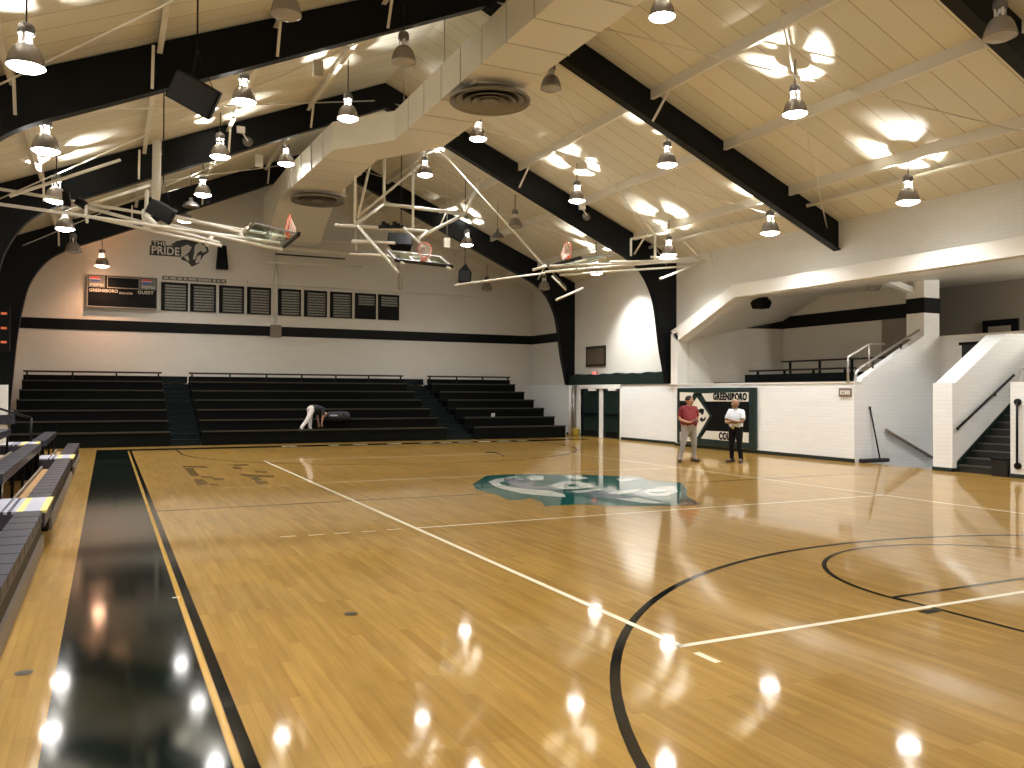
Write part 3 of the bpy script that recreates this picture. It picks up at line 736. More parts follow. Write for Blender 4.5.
pipes(tA,'hanger_pipe',[(q[1],zt(q[1]),.05),(q[0],zt(q[0]+Vector((.0,0,0))),.045),(A(358,218,12.4),A(370,165,12.4),.045),(A(413,229,12.4),A(413,165,12.4),.045),(A(360,215,12.4),A(420,165,12.6),.04),(q[2],A(480,178,12.8),.05)])
b = MB()
for k in range(7):
    p = A(380+k*3.6,227,12.35); b.box(p.x-.05,p.x+.05,p.y-.08,p.y+.08,p.z-.05,p.z+.05+.06*(k*2%3))
b.build('winch','black_steel',tA)
# left side hoop, folded flat
OB = on(290,240,Y=7.2)
tB, P = hoop('basketball hoop folded flat on long cream pipes, left of the duct, pointing right', OB, (0,1,0), (.17,0,.985), (-.985,0,.17))
B = lambda x,y,Y: on(x,y,Y=Y)
pipes(tB,'fold_arm',[(B(-30,200,7.0),B(280,243,7.0),.038),(B(-30,184,8.6),B(286,237,8.4),.038),(B(86,207,8.4),B(220,243,7.8),.04),(B(86,216,7.2),B(222,246,7.0),.034),(B(175,216,7.8),B(245,233,7.8),.038),(B(170,225,7.0),B(282,250,7.0),.038),(P(-.5,-.06,.4),P(.5,-.06,.4),.04),(P(-.5,-.06,1.1),P(.5,-.06,1.1),.04)])
pipes(tB,'support_frame',[(B(86,205,8.4),B(87,222,7.4),.034),(B(145,212,8.0),B(147,226,7.2),.09),(B(145,215,7.2),B(156,226,7.2),.07),(B(240,232,7.2),B(244,241,7.2),.045),(B(206,246,7.2),B(212,236,7.2),.045),(B(10,196,7.6),B(120,160,9.5),.038),(B(66,212,9),B(150,185,9.6),.04)])
pipes(tB,'hanger_pipe',[(B(157,140,8.0),B(156,212,8.0),.10),(B(153,150,8.0),B(161,150,8.0),.12),(B(147,190,7.6),B(146,215,7.6),.045)])
pipes(tB,'pulley',[(B(66,192,8.4),B(67,206,8.4),.09),(B(76,200,8.4),B(86,206,8.4),.10)],'black_steel')
# right side hoop, folded flat, pointing left
OC = on(566,262,Y=8.6)
tC, P = hoop('basketball hoop folded flat on cream pipes, right side, pointing left', OC, (0,-1,0), (-.17,0,.985), (.985,0,.17))
C_ = lambda x,y,Y: on(x,y,Y=Y)
pipes(tC,'fold_arm',[(C_(545,272,9.2),C_(700,259,9.2),.038),(C_(550,266,8.6),C_(702,261,8.6),.038),(C_(610,262,8.6),C_(705,260,8.6),.038),(C_(560,275,9.6),C_(690,266,9.6),.035),(C_(575,262,8.2),C_(577,270,8.2),.038),(P(-.5,-.06,.4),P(.5,-.06,.4),.04),(P(-.5,-.06,1.1),P(.5,-.06,1.1),.04),(C_(612,264,8.6),C_(695,258,8.6),.045)])
pipes(tC,'support_frame',[(C_(631,239,9.2),C_(675,231,9.2),.04),(C_(631,239,9.2),C_(631,256,9.2),.038),(C_(655,235,8.8),C_(655,260,8.8),.042),(C_(533,270,9.6),C_(546,266,9.2),.045),(C_(651,257,8.8),C_(665,258,8.8),.038),(C_(660,279,9.2),C_(697,264,9.2),.038),(C_(455,285,9.6),C_(545,273,9.3),.03),(C_(710,251,9.0),C_(714,280,9.0),.03)])
pipes(tC,'stay_strut',[(C_(556,300,10.0),C_(583,288,10.0),.038),(C_(552,276,9.6),C_(566,290,9.6),.034)])
pipes(tC,'hanger_rod',[(C_(544,266,9.3),C_(440,150,9.3),.02),(C_(684,242,9.0),C_(702,260,9.0),.03),(C_(655,235,8.8),C_(640,215,8.8),.03)])
# white roller of a curtain near the back wall
t = thing('curtain_roller','long cream divider roller hanging in front of the back wall under the duct','roller',on(310,256,Y=21.2))
b = MB(); b.tube([on(264,246,Y=21.2),on(364,255,Y=21.2)], .10, 10); b.build('roller_tube','white_pipe',t)
b = MB(); b.tube([on(285,239,Y=21.6),on(395,245,Y=21.6)], .05, 8).tube([on(264,262,Y=21.6),on(362,266,Y=21.6)], .06, 8); b.build('lower_pipe','white_pipe',t)
b = MB(); b.tube([on(270,247,Y=21.2),on(270,180,Y=21.2)], .03, 6).tube([on(356,250,Y=21.2),on(356,190,Y=21.2)], .06, 8); b.build('hanger_pipe','white_pipe',t)
b = MB(); b.bar(on(275,254,Y=21.3),on(345,259,Y=21.3),.06,.06); b.build('roller_slot','black',t)
# conduit down the back wall
t = thing('conduit_pipe','thin vertical pipe with a beige junction box on the back wall stripe','pipe',(-1.83,22.5,4.4))
b = MB(); b.tube([(-1.85,YB-.08,4.6),(-1.85,YB-.08,7.6)], .05, 8); b.build('pipe','wall_paint',t)
b = MB(); b.box(-2.06,-1.6,YB-.13,YB-.02,4.18,4.70); b.build('junction_box','wood_grey',t,bevel=.01)
b = MB(); b.tube([(3.7,YB-.05,6.5),(3.7,YB-.05,9.5)], .10, 8); tag(b.build('wall_pipe','wall_paint'),'pale vertical pipe on the back wall behind the centre hoop','pipe')

q = on(772,215,X=9.3)
b = MB(); b.tube([(9.3,YN,q.z),(9.3,11.3,q.z)], .055, 8); tag(b.build('roof_pipe','white_pipe'),'long straight cream pipe under the lowest part of the right roof slope','pipe')
# ---------------------------------------------------------------- bleachers along the back wall
ROWN, RISE, RUN, BY = 6, .35, .96, 16.35
def bleacher(x0, x1, label):
    t = thing('bleacher', label, 'bleachers', ((x0+x1)/2, BY, 0), 'back wall bleacher sections')
    for i in range(ROWN):
        y = BY+RUN*i; z = .50+RISE*i
        b = MB(); b.box(x0,x1,y,y+.27,z-.05,z)
        b.slot(1).box(x0,x1,y-.006,y,z-.05,z+.002); b.build('seat_board',['bleacher_board','bleacher_edge'],t)  # pale front face: the seat-edge highlight is put into its colour
        b = MB(); b.box(x0,x1,y+.05,y+.08,z-.42 if i else 0,z-.05); b.build('riser_panel','bleacher_panel',t)
        b = MB(); b.box(x0,x1,y+.30,y+RUN+.06,z-.09,z-.06); b.build('foot_board','bleacher_board',t)
    yb = BY+RUN*(ROWN-1)+.6; zb = .50+RISE*(ROWN-1)
    b = MB(); b.box(x0,x1,yb,yb+.03,0,zb+.20); b.build('back_panel','bleacher_panel',t)
    n = max(2, round((x1-x0)/1.5))
    for k in range(n+1):
        x = x0+.12+(x1-x0-.24)*k/n; b = MB(); b.box(x-.03,x+.03,yb-.02,yb+.02,zb,zb+.36); b.build('rail_post','black_steel',t)
    b = MB(); b.box(x0,x1,yb-.03,yb+.03,zb+.29,zb+.36); b.build('back_rail','bleacher_edge',t)
    for xs in (x0+.02, x1-.02):
        b = MB(); pts = [(BY+.08,0)]
        for i in range(ROWN):
            z = .50+RISE*i-.06; y = BY+RUN*i+.08; pts += [(y,z),(y+RUN,z)]
        pts += [(pts[-1][0],0)]
        b.prism(pts,'x',xs-.015,xs+.015); b.build('side_panel','bleacher_panel',t)
    return t
bleacher(-11.08,-6.35,'dark wooden bleacher section left of the stepped aisle, below the scoreboard')
bleacher(-5.35,3.6,'long dark wooden bleacher section in the middle where a person bends over')
bleacher(4.75,8.9,'dark wooden bleacher section on the right, next to the door wall')
def aisle(x0, x1, label):
    t = thing('aisle_steps', label, 'steps', ((x0+x1)/2,BY,0), 'bleacher aisles')
    for i in range(ROWN*2+1):
        y = BY+.12+RUN/2*i; z = .20+RISE/2*i+(.15 if i == ROWN*2 else 0)
        b = MB(); b.box(x0,x1,y,min(y+RUN/2+.05,YB-.03),max(0,z-.25),z); b.slot(1).box(x0+.05,x1-.05,y-.004,y+.02,z-.03,z+.003)
        b.build('step',['aisle_teal','bleacher_panel'],t)
aisle(-6.33,-5.37,'dark teal aisle steps between the left and middle bleacher sections')
aisle(3.62,4.73,'dark teal aisle steps between the middle and right bleacher sections')

# ---------------------------------------------------------------- padded bleachers along the left side
def side_bleacher(y0, y1, rows, label):
    t = thing('padded_bleacher', label, 'bleachers', (-9.1,(y0+y1)/2,0), 'left side bleacher sections')
    b = MB(); b.box(-8.95,-8.92,y0,y1,0,.16); b.build('kick_panel','wood_grey',t)
    for r in range(rows):
        xf = -8.94-.545*r; zt_ = .44+.315*r
        b = MB(); b.box(xf-.27,xf,y0,y1,zt_-.13,zt_)
        n = max(2,int((y1-y0)/.46))
        b.slot(1)
        for k in range(1,n): 
            y = y0+(y1-y0)*k/n; b.box(xf-.272,xf+.002,y-.006,y+.006,zt_-.10,zt_+.003)
        b.build('seat_cushion',['dark_vinyl','black'],t)
        b = MB(); b.box(xf-.56,xf-.20,y0,y1,zt_-.24,zt_-.21); b.build('foot_board','wood_board',t)
        if r == 0: b = MB(); b.box(xf-.03,xf-.01,y0,y1,.14,zt_-.12); b.build('skirt_panel','black',t)
        if r: b = MB(); b.box(xf+.0,xf+.03,y0,y1,zt_-.55,zt_-.46); b.build('foot_edge','wood_grey',t)
        for k in range(max(2,int((y1-y0)/1.7))+1):
            y = y0+.15+(y1-y0-.3)*k/max(2,int((y1-y0)/1.7))
            g = MB(); g.bar((xf-.06,y,max(0,zt_-.55)),(xf-.04,y,zt_-.12),.04); g.bar((xf-.22,y,max(0,zt_-.5)),(xf-.20,y,zt_-.12),.04); g.build('leg','black_steel',t)
    return t
side_bleacher(-14.5,-2.75,3,'padded dark bleacher benches at the left edge, nearest the camera')
side_bleacher(-1.25,5.8,3,'padded dark bleacher benches on the left between the two striped aisle steps')
side_bleacher(7.0,11.4,2,'padded dark bleacher benches on the left, furthest, beyond the second striped aisle')
def aisle_plate(y0, y1, label):
    t = thing('aisle_platform', label, 'steps', (-9.2,(y0+y1)/2,0), 'striped aisle steps')
    for r in range(2):
        xf = -8.90-.545*r-(.12 if r else 0); z = .44+.30*r
        b = MB()
        stops = [(.0,.07,'plate_yellow'),(.07,.24,'plate_grey'),(.24,.31,'plate_yellow'),(.31,.36,'plate_grey'),(.36,.40,'plate_navy'),(.40,.44,'plate_grey'),(.44,.47,'plate_navy'),(.47,.66,'plate_grey')]
        names = ['plate_grey','plate_navy','plate_yellow','black']
        for a, c, m in stops:
            b.slot(names.index(m)).box(xf-c,xf-a,y0,y1,z-.03,z)
        b.build('tread',names,t)
        b = MB(); b.box(xf-.66,xf-.02,y0,y1,z-.20,z-.031); b.build('tread_box','dark_vinyl',t)
        for ya in (y0+.05,y1-.1): b = MB(); b.box(xf-.60,xf-.06,ya,ya+.05,0,z-.2); b.build('support','black_steel',t)
aisle_plate(-2.70,-1.30,'aisle step with grey, navy and yellow stripes at the left edge, nearer one')
aisle_plate(5.85,6.95,'aisle step with grey, navy and yellow stripes on the left, further one')
for y, lab in ((6.9,'black handrail post beside the further striped aisle step'),):
    t = thing('aisle_rail',lab,'handrail',(-9.9,y,0)); b = MB(); b.tube([(-9.75,y,.3),(-9.75,y,1.25)],.025,8); b.build('post','black_steel',t)
    b = MB(); b.tube([(-9.75,y,1.25),(-10.6,y,1.55)],.025,8).tube([(-10.55,y,.6),(-10.55,y,1.53)],.025,8); b.build('rail','black_steel',t)
t = thing('rail_post','pale post standing at the far left edge beside the bleachers','post',(-10.75,12,0))
b = MB(); b.box(-10.95,-10.66,11.95,12.10,0,2.0); b.build('post','white_paint',t); b = MB(); b.box(-10.98,-10.50,11.9,12.15,.95,1.2); b.build('pad','dark_vinyl',t)
# small scoreboard on the left frame column
t = thing('score_display','small dark score display with orange digits at the left edge','scoreboard',(-11.2,17.4,3.8))
b = MB(); b.box(-11.5,-11.12,17.3,17.55,3.12,4.6); b.build('case','sign_black',t,bevel=.02)
for z in (4.30,3.83,3.38):
    b = MB(); b.box(-11.36,-11.20,17.285,17.3,z-.01,z+.06); b.build('digit_row','digit_orange',t)

# ---------------------------------------------------------------- signs on the back wall
YS = YB-.02
def bw(px, py): return on(px, py, Y=YS)
a, c = bw(88,276), bw(158,310)
t = thing('scoreboard','black scoreboard with team and guest names on the back wall, left','scoreboard',((a.x+c.x)/2,YS,(a.z+c.z)/2))
x0,x1,z1,z0 = -9.02,-6.50,6.40,5.13
b = MB(); b.box(x0,x1,YB-.18,YB,z0,z1); b.build('cabinet','sign_black',t,bevel=.01)
b = MB()
for q in ((x0,x1,z0,z0+.03),(x0,x1,z1-.03,z1),(x0,x0+.03,z0,z1),(x1-.03,x1,z0,z1)): b.box(q[0],q[1],YB-.20,YB-.18,q[2],q[3])
b.build('frame','sign_strip',t)
b = MB(); cx0,cx1,cz0,cz1 = x0+.70,x1-.66,z1-.50,z1-.06
for q in ((cx0,cx1,cz0,cz0+.025),(cx0,cx1,cz1-.025,cz1),(cx0,cx0+.025,cz0,cz1),(cx1-.025,cx1,cz0,cz1)): b.box(q[0],q[1],YB-.20,YB-.18,q[2],q[3])
b.build('clock_frame','sign_strip',t)
for ox in (x0+.05, x1-.63):
    b = MB(); b.box(ox,ox+.58,YB-.195,YB-.18,z1-.50,z1-.05); p_ = b.build('sponsor_panel','sign_grey',t)
    b = MB(); b.slot(0).prism([(ox+.22+.20*math.cos(a_),z1-.17+.09*math.sin(a_)) for a_ in [math.pi*k/10 for k in range(11)]],'y',YB-.203,YB-.195)
    b.slot(2).prism([(ox+.02+.0,z1-.17),(ox+.42,z1-.17),(ox+.42,z1-.20),(ox+.02,z1-.20)],'y',YB-.203,YB-.195)
    b.slot(1).prism([(ox+.22+.20*math.cos(a_),z1-.20+.09*math.sin(a_)) for a_ in [-math.pi*k/10 for k in range(11)]],'y',YB-.203,YB-.195)
    b.build('sponsor_emblem',['sign_red','sign_blue','sign_letter'],p_)
    text_part('lettering','PEPSI','sign_letter',p_,(ox+.06,YB-.20,z1-.46),(1,0,0),(0,0,1),.11,.46)
text_part('team_name','GREENSBORO','sign_letter',t,(x0+.08,YB-.19,z1-.68),(1,0,0),(0,0,1),.12,1.0)
text_part('team_name','COLLEGE','sign_letter',t,(x0+1.13,YB-.19,z1-.72),(1,0,0),(0,0,1),.07,.48)
text_part('guest_name','GUEST','sign_letter',t,(x1-.72,YB-.19,z1-.68),(1,0,0),(0,0,1),.13,.58)
# record boards
RB = [(161,188),(190,216),(219,244),(247,271),(278,301),(304,327),(330,352),(355,376),(378,399)]
ordn = ['first','second','third','fourth','fifth','sixth','seventh','eighth, half empty','ninth, half empty']
for i,(pa,pb) in enumerate(RB):
    xa, xb = bw(pa,300).x, bw(pb,300).x
    zt_, zb_ = 6.27-.0*i, 5.12
    t = thing('record_board','dark record board with name rows, %s from the left'%ordn[i],'sign board',((xa+xb)/2,YS,zb_),'record boards on the back wall')
    b = MB(); b.box(xa,xb,YB-.05,YB,zb_,zt_); b.build('board','sign_black',t)
    b = MB(); nrow = 9; full = nrow if i < 7 else 4
    for r in range(full):
        z = zt_-.10-(zt_-zb_-.12)*r/nrow
        b.slot(0).box(xa+.14,xb-.08,YB-.056,YB-.05,z-.085,z)
        b.slot(1)
        random.seed(i*20+r); xs = xa+.20
        while xs < xb-.2:
            w_ = random.uniform(.06,.16); b.box(xs,min(xs+w_,xb-.12),YB-.059,YB-.056,z-.058,z-.03); xs += w_+.04
    b.build('name_strip',['sign_grey','sign_strip'],t)
t = thing('header_sign','long narrow dark sign above the first record boards','sign board',(-5.3,YS,6.4))
xa, xb = bw(162,285).x, bw(226,288).x
b = MB(); b.box(xa,xb,YB-.05,YB,6.36,6.52); b.slot(1); xs = xa+.07; random.seed(3)
while xs < xb-.15:
    w_ = random.uniform(.05,.11); b.box(xs,xs+w_,YB-.055,YB-.05,6.40,6.48); xs += w_+random.choice((.02,.02,.02,.09))
b.build('board',['sign_grey','sign_letter'],t)
# team lettering and lion emblem on the wall
t = thing('wall_lettering','dark team lettering with a lion head emblem painted on the back wall above the scoreboard','wall sign',bw(180,254))
def wpx(b, pts, s, ox, oy, dy): 
    q = [bw(ox+x/s, oy+y/s) for x,y in pts]; b.prism([(p.x,p.z) for p in q],'y',YB-dy,YB-.001)
b = MB(); wpx(b,[(458,66),(550,70),(552,98),(650,104),(648,172),(444,160),(448,98),(456,96)],6.4,80,230,.015); b.build('backing','emblem_dark',t)
q0, q1 = bw(80+452/6.4,230+160/6.4), bw(80+640/6.4,230+160/6.4)
text_part('lettering','PRIDE','wall_paint',t,(q0.x+.04,YB-.02,q0.z+.06),(1,0,0),(0,0,1),.32,q1.x-q0.x-.06)
text_part('lettering','THE','wall_paint',t,(bw(80+465/6.4,252).x,YB-.02,bw(150,230+96/6.4).z+.02),(1,0,0),(0,0,1),.16,.5)
b = MB()
for pts in ([(580,95),(620,70),(700,55),(770,66),(815,100),(825,140),(790,165),(760,215),(715,235),(690,205),(650,190),(640,150),(645,110)],): wpx(b,pts,6.4,80,230,.012)
e_ = b.build('emblem_outline','emblem_dark',t)
b = MB()
for pts in ([(645,110),(690,92),(715,110),(700,140),(670,165),(645,175),(650,140)],[(735,100),(765,78),(800,105),(812,135),(785,145),(775,130),(750,150),(740,185),(722,190),(730,150)],[(755,165),(775,160),(770,200),(745,215),(738,200)],[(665,172),(690,160),(700,190),(690,200)]): wpx(b,pts,6.4,80,230,.018)
b.build('emblem_face','wall_lip',t)

# ---------------------------------------------------------------- right wall: doors, signs, banner
t = thing('door_1','dark green double doors with a pale frame in the right wall','door',(10.25,15.72,0)); 
for k_ in ('label','category'): del t[k_]
t['kind'] = 'structure'
for y0,y1 in ((14.26,15.55),(15.82,17.36)):
    b = MB(); b.box(10.2,10.25,y0,y1,.01,2.04); d = b.build('door_leaf','dark_green',t)
    b = MB(); b.box(10.16,10.2,y0+.15,y1-.15,.95,1.01); b.build('push_bar','black_steel',d)
    b = MB(); b.box(10.08,10.2,y0+.25,y0+.75,1.94,2.02); b.bar((10.14,y0+.3,1.97),(10.14,y0+.8,2.03),.04); b.build('door_closer','lamp_white',d)
    b = MB(); b.box(10.195,10.2,y0+.2,y1-.2,.05,.28); b.build('kick_plate','black_steel',d)
b = MB(); b.box(10.17,10.3,15.55,15.82,0,2.1).box(10.17,10.3,14.2,14.26,0,2.1).box(10.17,10.3,17.36,17.56,0,2.1).box(10.12,10.3,14.2,17.56,2.03,2.2)
b.build('door_frame','white_paint',t)
t = thing('drain_pipe','pale grey vertical pipes on the wall left of the doors','pipe',(10.15,17.9,0))
b = MB(); b.tube([(10.10,18.1,0),(10.10,18.1,2.18)],.08,10); b.build('pipe','lamp_white',t); b = MB(); b.tube([(10.09,17.78,0),(10.09,17.78,2.18)],.09,10); b.build('pipe','grey_metal',t)
p = on(595,374,X=10.45)
t = thing('exit_sign','lit red exit sign above the double doors','exit sign',p)
b = MB(); b.box(10.42,10.5,p.y-.17,p.y+.17,p.z-.13,p.z+.13); b.build('case','exit_case',t)
b = MB(); b.box(10.412,10.42,p.y-.155,p.y+.155,p.z-.115,p.z+.115); b.build('face','paper',t)
text_part('lettering','EXIT','exit_red',t,(10.41,p.y+.14,p.z-.085),(0,-1,0),(0,0,1),.17,.28)
a, c = on(586,347,X=10.45), on(605,366,X=10.45)
t = thing('plaque','brown framed plaque on the wall above the exit sign','plaque',(10.47,(a.y+c.y)/2,(a.z+c.z)/2))
b = MB(); b.box(10.44,10.5,c.y,a.y,c.z,a.z); b.build('frame','plaque_brown',t); b = MB(); b.box(10.43,10.44,c.y+.1,a.y-.1,c.z+.1,a.z-.1); b.build('face','plaque_face',t)
t = thing('floor_bucket','small yellow bucket on the floor at the left door jamb','bucket',(9.95,17.35,0))
b = MB(); b.lathe([(.001,.01),(.13,.01),(.165,.30),(.18,.31),(.16,.30),(.125,.03),(.001,.03)],(9.95,17.35,0),20); b.build('bucket','yellow_plastic',t)
b = MB(); b.tube([(9.95,17.35+.17*math.cos(math.pi*k/8),.30+.13*math.sin(math.pi*k/8)) for k in range(9)],.008,6); b.build('handle','grey_metal',t)

# padded wall banner
XB = 9.72
t = thing('wall_banner','padded dark green wall banner with college name and lion diamond','banner',(XB,7.9,1))
b = MB(); b.box(XB,9.80,5.98,9.95,.12,2.04); b.build('pad','green_pad',t,bevel=.03)
def bp(pts, dx, name, m, s=6.983, ox=660, oy=370):
    b = MB()
    for poly in (pts if isinstance(pts[0][0], tuple) else [pts]):
        q = [on(ox+x/s, oy+y/s, X=XB-dx) for x,y in poly]; b.prism([(p.y,p.z) for p in q],'x',XB-dx,XB+.002)
    return b.build(name, m, t)
bp([(140,222),(622,222),(622,432),(140,470)],.003,'dark_field','sign_black')
bp([[(138,155),(236,158),(214,215),(138,214)],[(290,164),(618,154),(618,221),(322,219)]],.006,'upper_stripe','banner_white')
bp([[(138,430),(205,470),(225,500),(138,495)],[(322,424),(618,438),(618,508),(286,478)]],.006,'lower_stripe','banner_white')
bp([(255,165),(362,320),(262,492),(140,330)],.009,'diamond_border','green_pad')
bp([(258,192),(344,320),(258,470),(160,330)],.012,'diamond','banner_white')
bp([[(248,292),(285,268),(308,272),(306,300),(292,318),(284,300),(270,296)],[(276,345),(292,326),(300,345),(322,322),(316,350),(292,364)],[(225,180),(236,165),(248,172),(258,160),(270,172),(282,163),(292,178),(262,176)],[(190,300),(220,280),(235,310),(215,340)]],.015,'lion_emblem','sign_black')
p0, p1 = on(660+372/6.983,370+210/6.983,X=XB-.01), on(660+606/6.983,370+205/6.983,X=XB-.01)
text_part('lettering','GREENSBORO','sign_black',t,(XB-.012,p0.y,p0.z+.0),(0,-1,0),(0,0,1),.24,p0.y-p1.y,bold=.05)
p0, p1 = on(660+412/6.983,370+486/6.983,X=XB-.01), on(660+575/6.983,370+492/6.983,X=XB-.01)
text_part('lettering','COLLEGE','sign_black',t,(XB-.012,p0.y,p0.z),(0,-1,0),(0,0,1),.25,p0.y-p1.y,bold=.05)
# small room plate
p = on(845,392.5,X=9.8)
t = thing('wall_plate','small brownish sign plate at the right end of the white gallery wall','sign',p)
b = MB(); b.box(9.79,9.82,p.y-.21,p.y+.21,p.z-.115,p.z+.115); b.build('plate','room_plate',t,bevel=.004)
b = MB()
for y0,y1,z0,z1 in ((.15,.11,-.06,.06),(.08,.03,.01,.06),(.08,.03,-.06,-.01),(.0,-.05,-.06,.06),(-.07,-.11,-.06,.06),(-.13,-.17,-.06,.06)): b.box(9.785,9.79,p.y+y0,p.y+y1,p.z+z0,p.z+z1)
b.build('lettering','banner_white',t)
# gallery benches and chairs
def gbench(x, z, y0, y1, label, back=False):
    t = thing('gallery_bench',label,'bench',(x,(y0+y1)/2,2.0),'benches in the gallery')
    b = MB(); b.box(x-.14,x+.14,y0,y1,z-.05,z); b.build('seat','black',t)
    for k in range(4):
        y = y0+.3+(y1-y0-.6)*k/3
        b = MB(); b.box(x-.03,x+.03,y-.03,y+.03,2.0,z-.05); b.build('leg','black_steel',t)
gbench(11.2,2.24,3.0,9.6,'low black bench just behind the top of the white gallery wall')
gbench(12.0,2.66,4.3,8.7,'black gallery bench, second row')
gbench(13.0,2.99,3.6,8.2,'black gallery bench, back row')
t = thing('seat_riser','black seating riser in the gallery below the benches','riser',(12,6,2))
b = MB(); b.box(11.6,11.75,3.4,8.6,2.0,2.5); b.build('front_panel','bleacher_panel',t); b = MB(); b.box(11.75,13.4,3.4,8.6,2.3,2.36); b.build('deck_board','bleacher_panel',t)
# rails
t = thing('gallery_rail','silver rail on the end of the white gallery wall, left of the sloping wall','handrail',on(848,382,X=9.96))
w1 = lambda x,y,Y=2.45: on(x,y,Y=Y)
a,b1,c,d = w1(848,383),w1(848,357),w1(869,344),w1(884,344)
b = MB(); b.tube([a,b1,c,d],.03,8); b.build('rail','silver_rail',t); b = MB(); b.tube([c,(c.x,c.y,2.6)],.025,8); b.build('post','silver_rail',t)
t = thing('stair_rail','silver handrail climbing along the top of the sloping white wall','handrail',w1(855,382))
b = MB(); b.tube([w1(855,383),w1(856,373),w1(861,367),w1(919,330)],.035,8); b.build('rail','silver_rail',t)
b = MB(); b.tube([w1(873,370),w1(873,362)],.02,6).tube([w1(901,352),w1(901,344)],.02,6); b.build('bracket','black_steel',t)
t = thing('wall_rail','brown handrail sloping down on the white wall by the lower steps','handrail',on(888,430,Y=2.25))
b = MB(); b.tube([on(886,430,Y=2.22),on(932,457.5,Y=2.22)],.045,8); b.build('rail','wood_grey',t)
b = MB(); b.bar(on(889,432,Y=2.3),on(889,432,Y=2.2),.05); b.bar(on(928,456,Y=2.3),on(928,456,Y=2.2),.05); b.build('bracket','black_steel',t)
t = thing('wall_rail','dark handrail climbing on the wall of the upward stairs','handrail',on(957,430,Y=-.66))
b = MB(); b.tube([on(957,429,Y=-.68),on(1014,375,Y=-.68)],.03,8); b.build('rail','black_steel',t)
b = MB()
for q in ((958,429),(995,395)): b.bar(on(*q,Y=-.57),on(*q,Y=-.69),.05)
b.build('bracket','black_steel',t)
t = thing('end_rail','short silver rail on top of the white wall at the right edge','handrail',(9.98,-2.2,2.13))
b = MB(); b.tube([(9.98,-2.15,2.12),(9.98,-2.15,2.38),(10.0,-2.25,2.48),(10.6,-2.3,2.75)],.025,8); b.build('rail','silver_rail',t)
# dark bar fixed on the white wall at the right edge
t = thing('wall_bar','black vertical bar with round ends on the white wall at the right edge','bar',on(1017,435,X=9.85))
a, c = on(1017,402,X=9.80), on(1017,466,X=9.80)
b = MB(); b.tube([a,c],.025,8); b.build('bar','black_steel',t)
for q in (a,c): b = MB(); b.lathe([(.001,-.03),(.075,-.03),(.075,.04),(.001,.04)],(9.83,q.y,q.z),18,Matrix.Rotation(math.pi/2,3,'Y')); b.build('end_disc','black_steel',t)
# stairs going up
t = thing('stair_flight','dark stairs with pale nosings going up between the white walls at the right','stairs',(10.5,-1.3,0))
for i in range(12):
    x = 10.02+.24*i; z = .168*(i+1)
    b = MB(); b.box(x,x+.28,-1.98,-.6,max(0,z-.168),z); b.slot(1).box(x-.012,x+.05,-1.96,-.62,z-.02,z+.004); b.build('step',['stair_tread','stair_nose'],t)
b = MB(); b.prism([(10.0,0),(10.0,.25),(12.9,.25+.70*2.9),(12.9,.03+.70*2.9),(10.25,0)],'y',-.615,-.585); b.build('skirt_board','dark_green',t)
# stairs going down in the pit
t = thing('pit_steps','steps leading down behind the floor edge by the sloping wall','stairs',(11,1.2,-1))
for i in range(8):
    b = MB(); b.box(10.06+.3*i,10.36+.3*i,-.05,2.29,-1.5,-.17*(i+1)); b.build('step','stair_tread',t)
p = on(1001,462,X=10.0)
t = thing('storage_box','small black box on the bottom stair by the right wall','box',(9.93,-1.78,0))
b = MB(); b.box(9.80,10.0,-1.95,-1.58,0.005,.40); b.build('box','black',t,bevel=.01); b = MB(); b.box(9.79,10.01,-1.96,-1.57,.37,.41); b.build('lid','black_plastic',t)
# small poster on the parapet
p = on(970,352,X=13.2); t = thing('wall_poster','small black poster on the wall above the stair wall','poster',p)
b = MB(); b.box(13.2,13.24,p.y-.25,p.y+.25,p.z-.35,p.z+.28); b.build('panel','black',t); b = MB(); b.box(13.17,13.24,p.y-.3,p.y+.32,p.z+.2,p.z+.28); b.build('top_edge','black_steel',t)
# door on the concourse
a, c = on(984,321,X=16.48), on(1019,345,X=16.48)
t = thing('door_2','x','door',(16.45,(a.y+c.y)/2,2.65))
for k_ in ('label','category'): del t[k_]
t['kind'] = 'structure'
b = MB(); b.box(16.4,16.5,c.y,a.y,2.65,a.z).slot(1).box(16.38,16.41,c.y+.2,a.y-.2,2.65,a.z-.2); b.build('door_frame',['black_steel','brown_wall'],t)
# dust mop
t = thing('dust_mop','dust mop with a long black handle leaning at the end of the gallery wall','mop',(10.3,2.1,0))
b = MB(); b.tube([on(870,408,Y=2.27),on(880,459,Y=2.05)],.02,8); b.build('handle','black_steel',t)
b = MB(); b.box(9.86,10.86,2.02,2.2,.005,.11); b.build('mop_head','black',t,bevel=.03)
b = MB(); q = on(870,408,Y=2.27); b.lathe([(.001,-.03),(.03,-.03),(.03,.04),(.001,.04)],q,8); b.build('grip','black',t)
# cable on the floor and paper on the bleachers
b = MB(); pts = []
for k in range(15):
    a_ = math.pi*1.1*k/14; q = on(486+18*k/14 + (3*math.sin(a_)), 452.3+4*(k/14)**2, Z=.012); pts.append(q)
b.tube(pts,.02,6); tag(b.build('floor_cable','black'),'short dark cable lying on the floor beyond the centre emblem','cable')
p = on(493,415.5,Y=17.85); b = MB(); b.obox(p,.16,.02,.2,Matrix.Rotation(.3,3,'X')); tag(b.build('paper_sheet','paper'),'small white paper on the right bleacher section','paper')

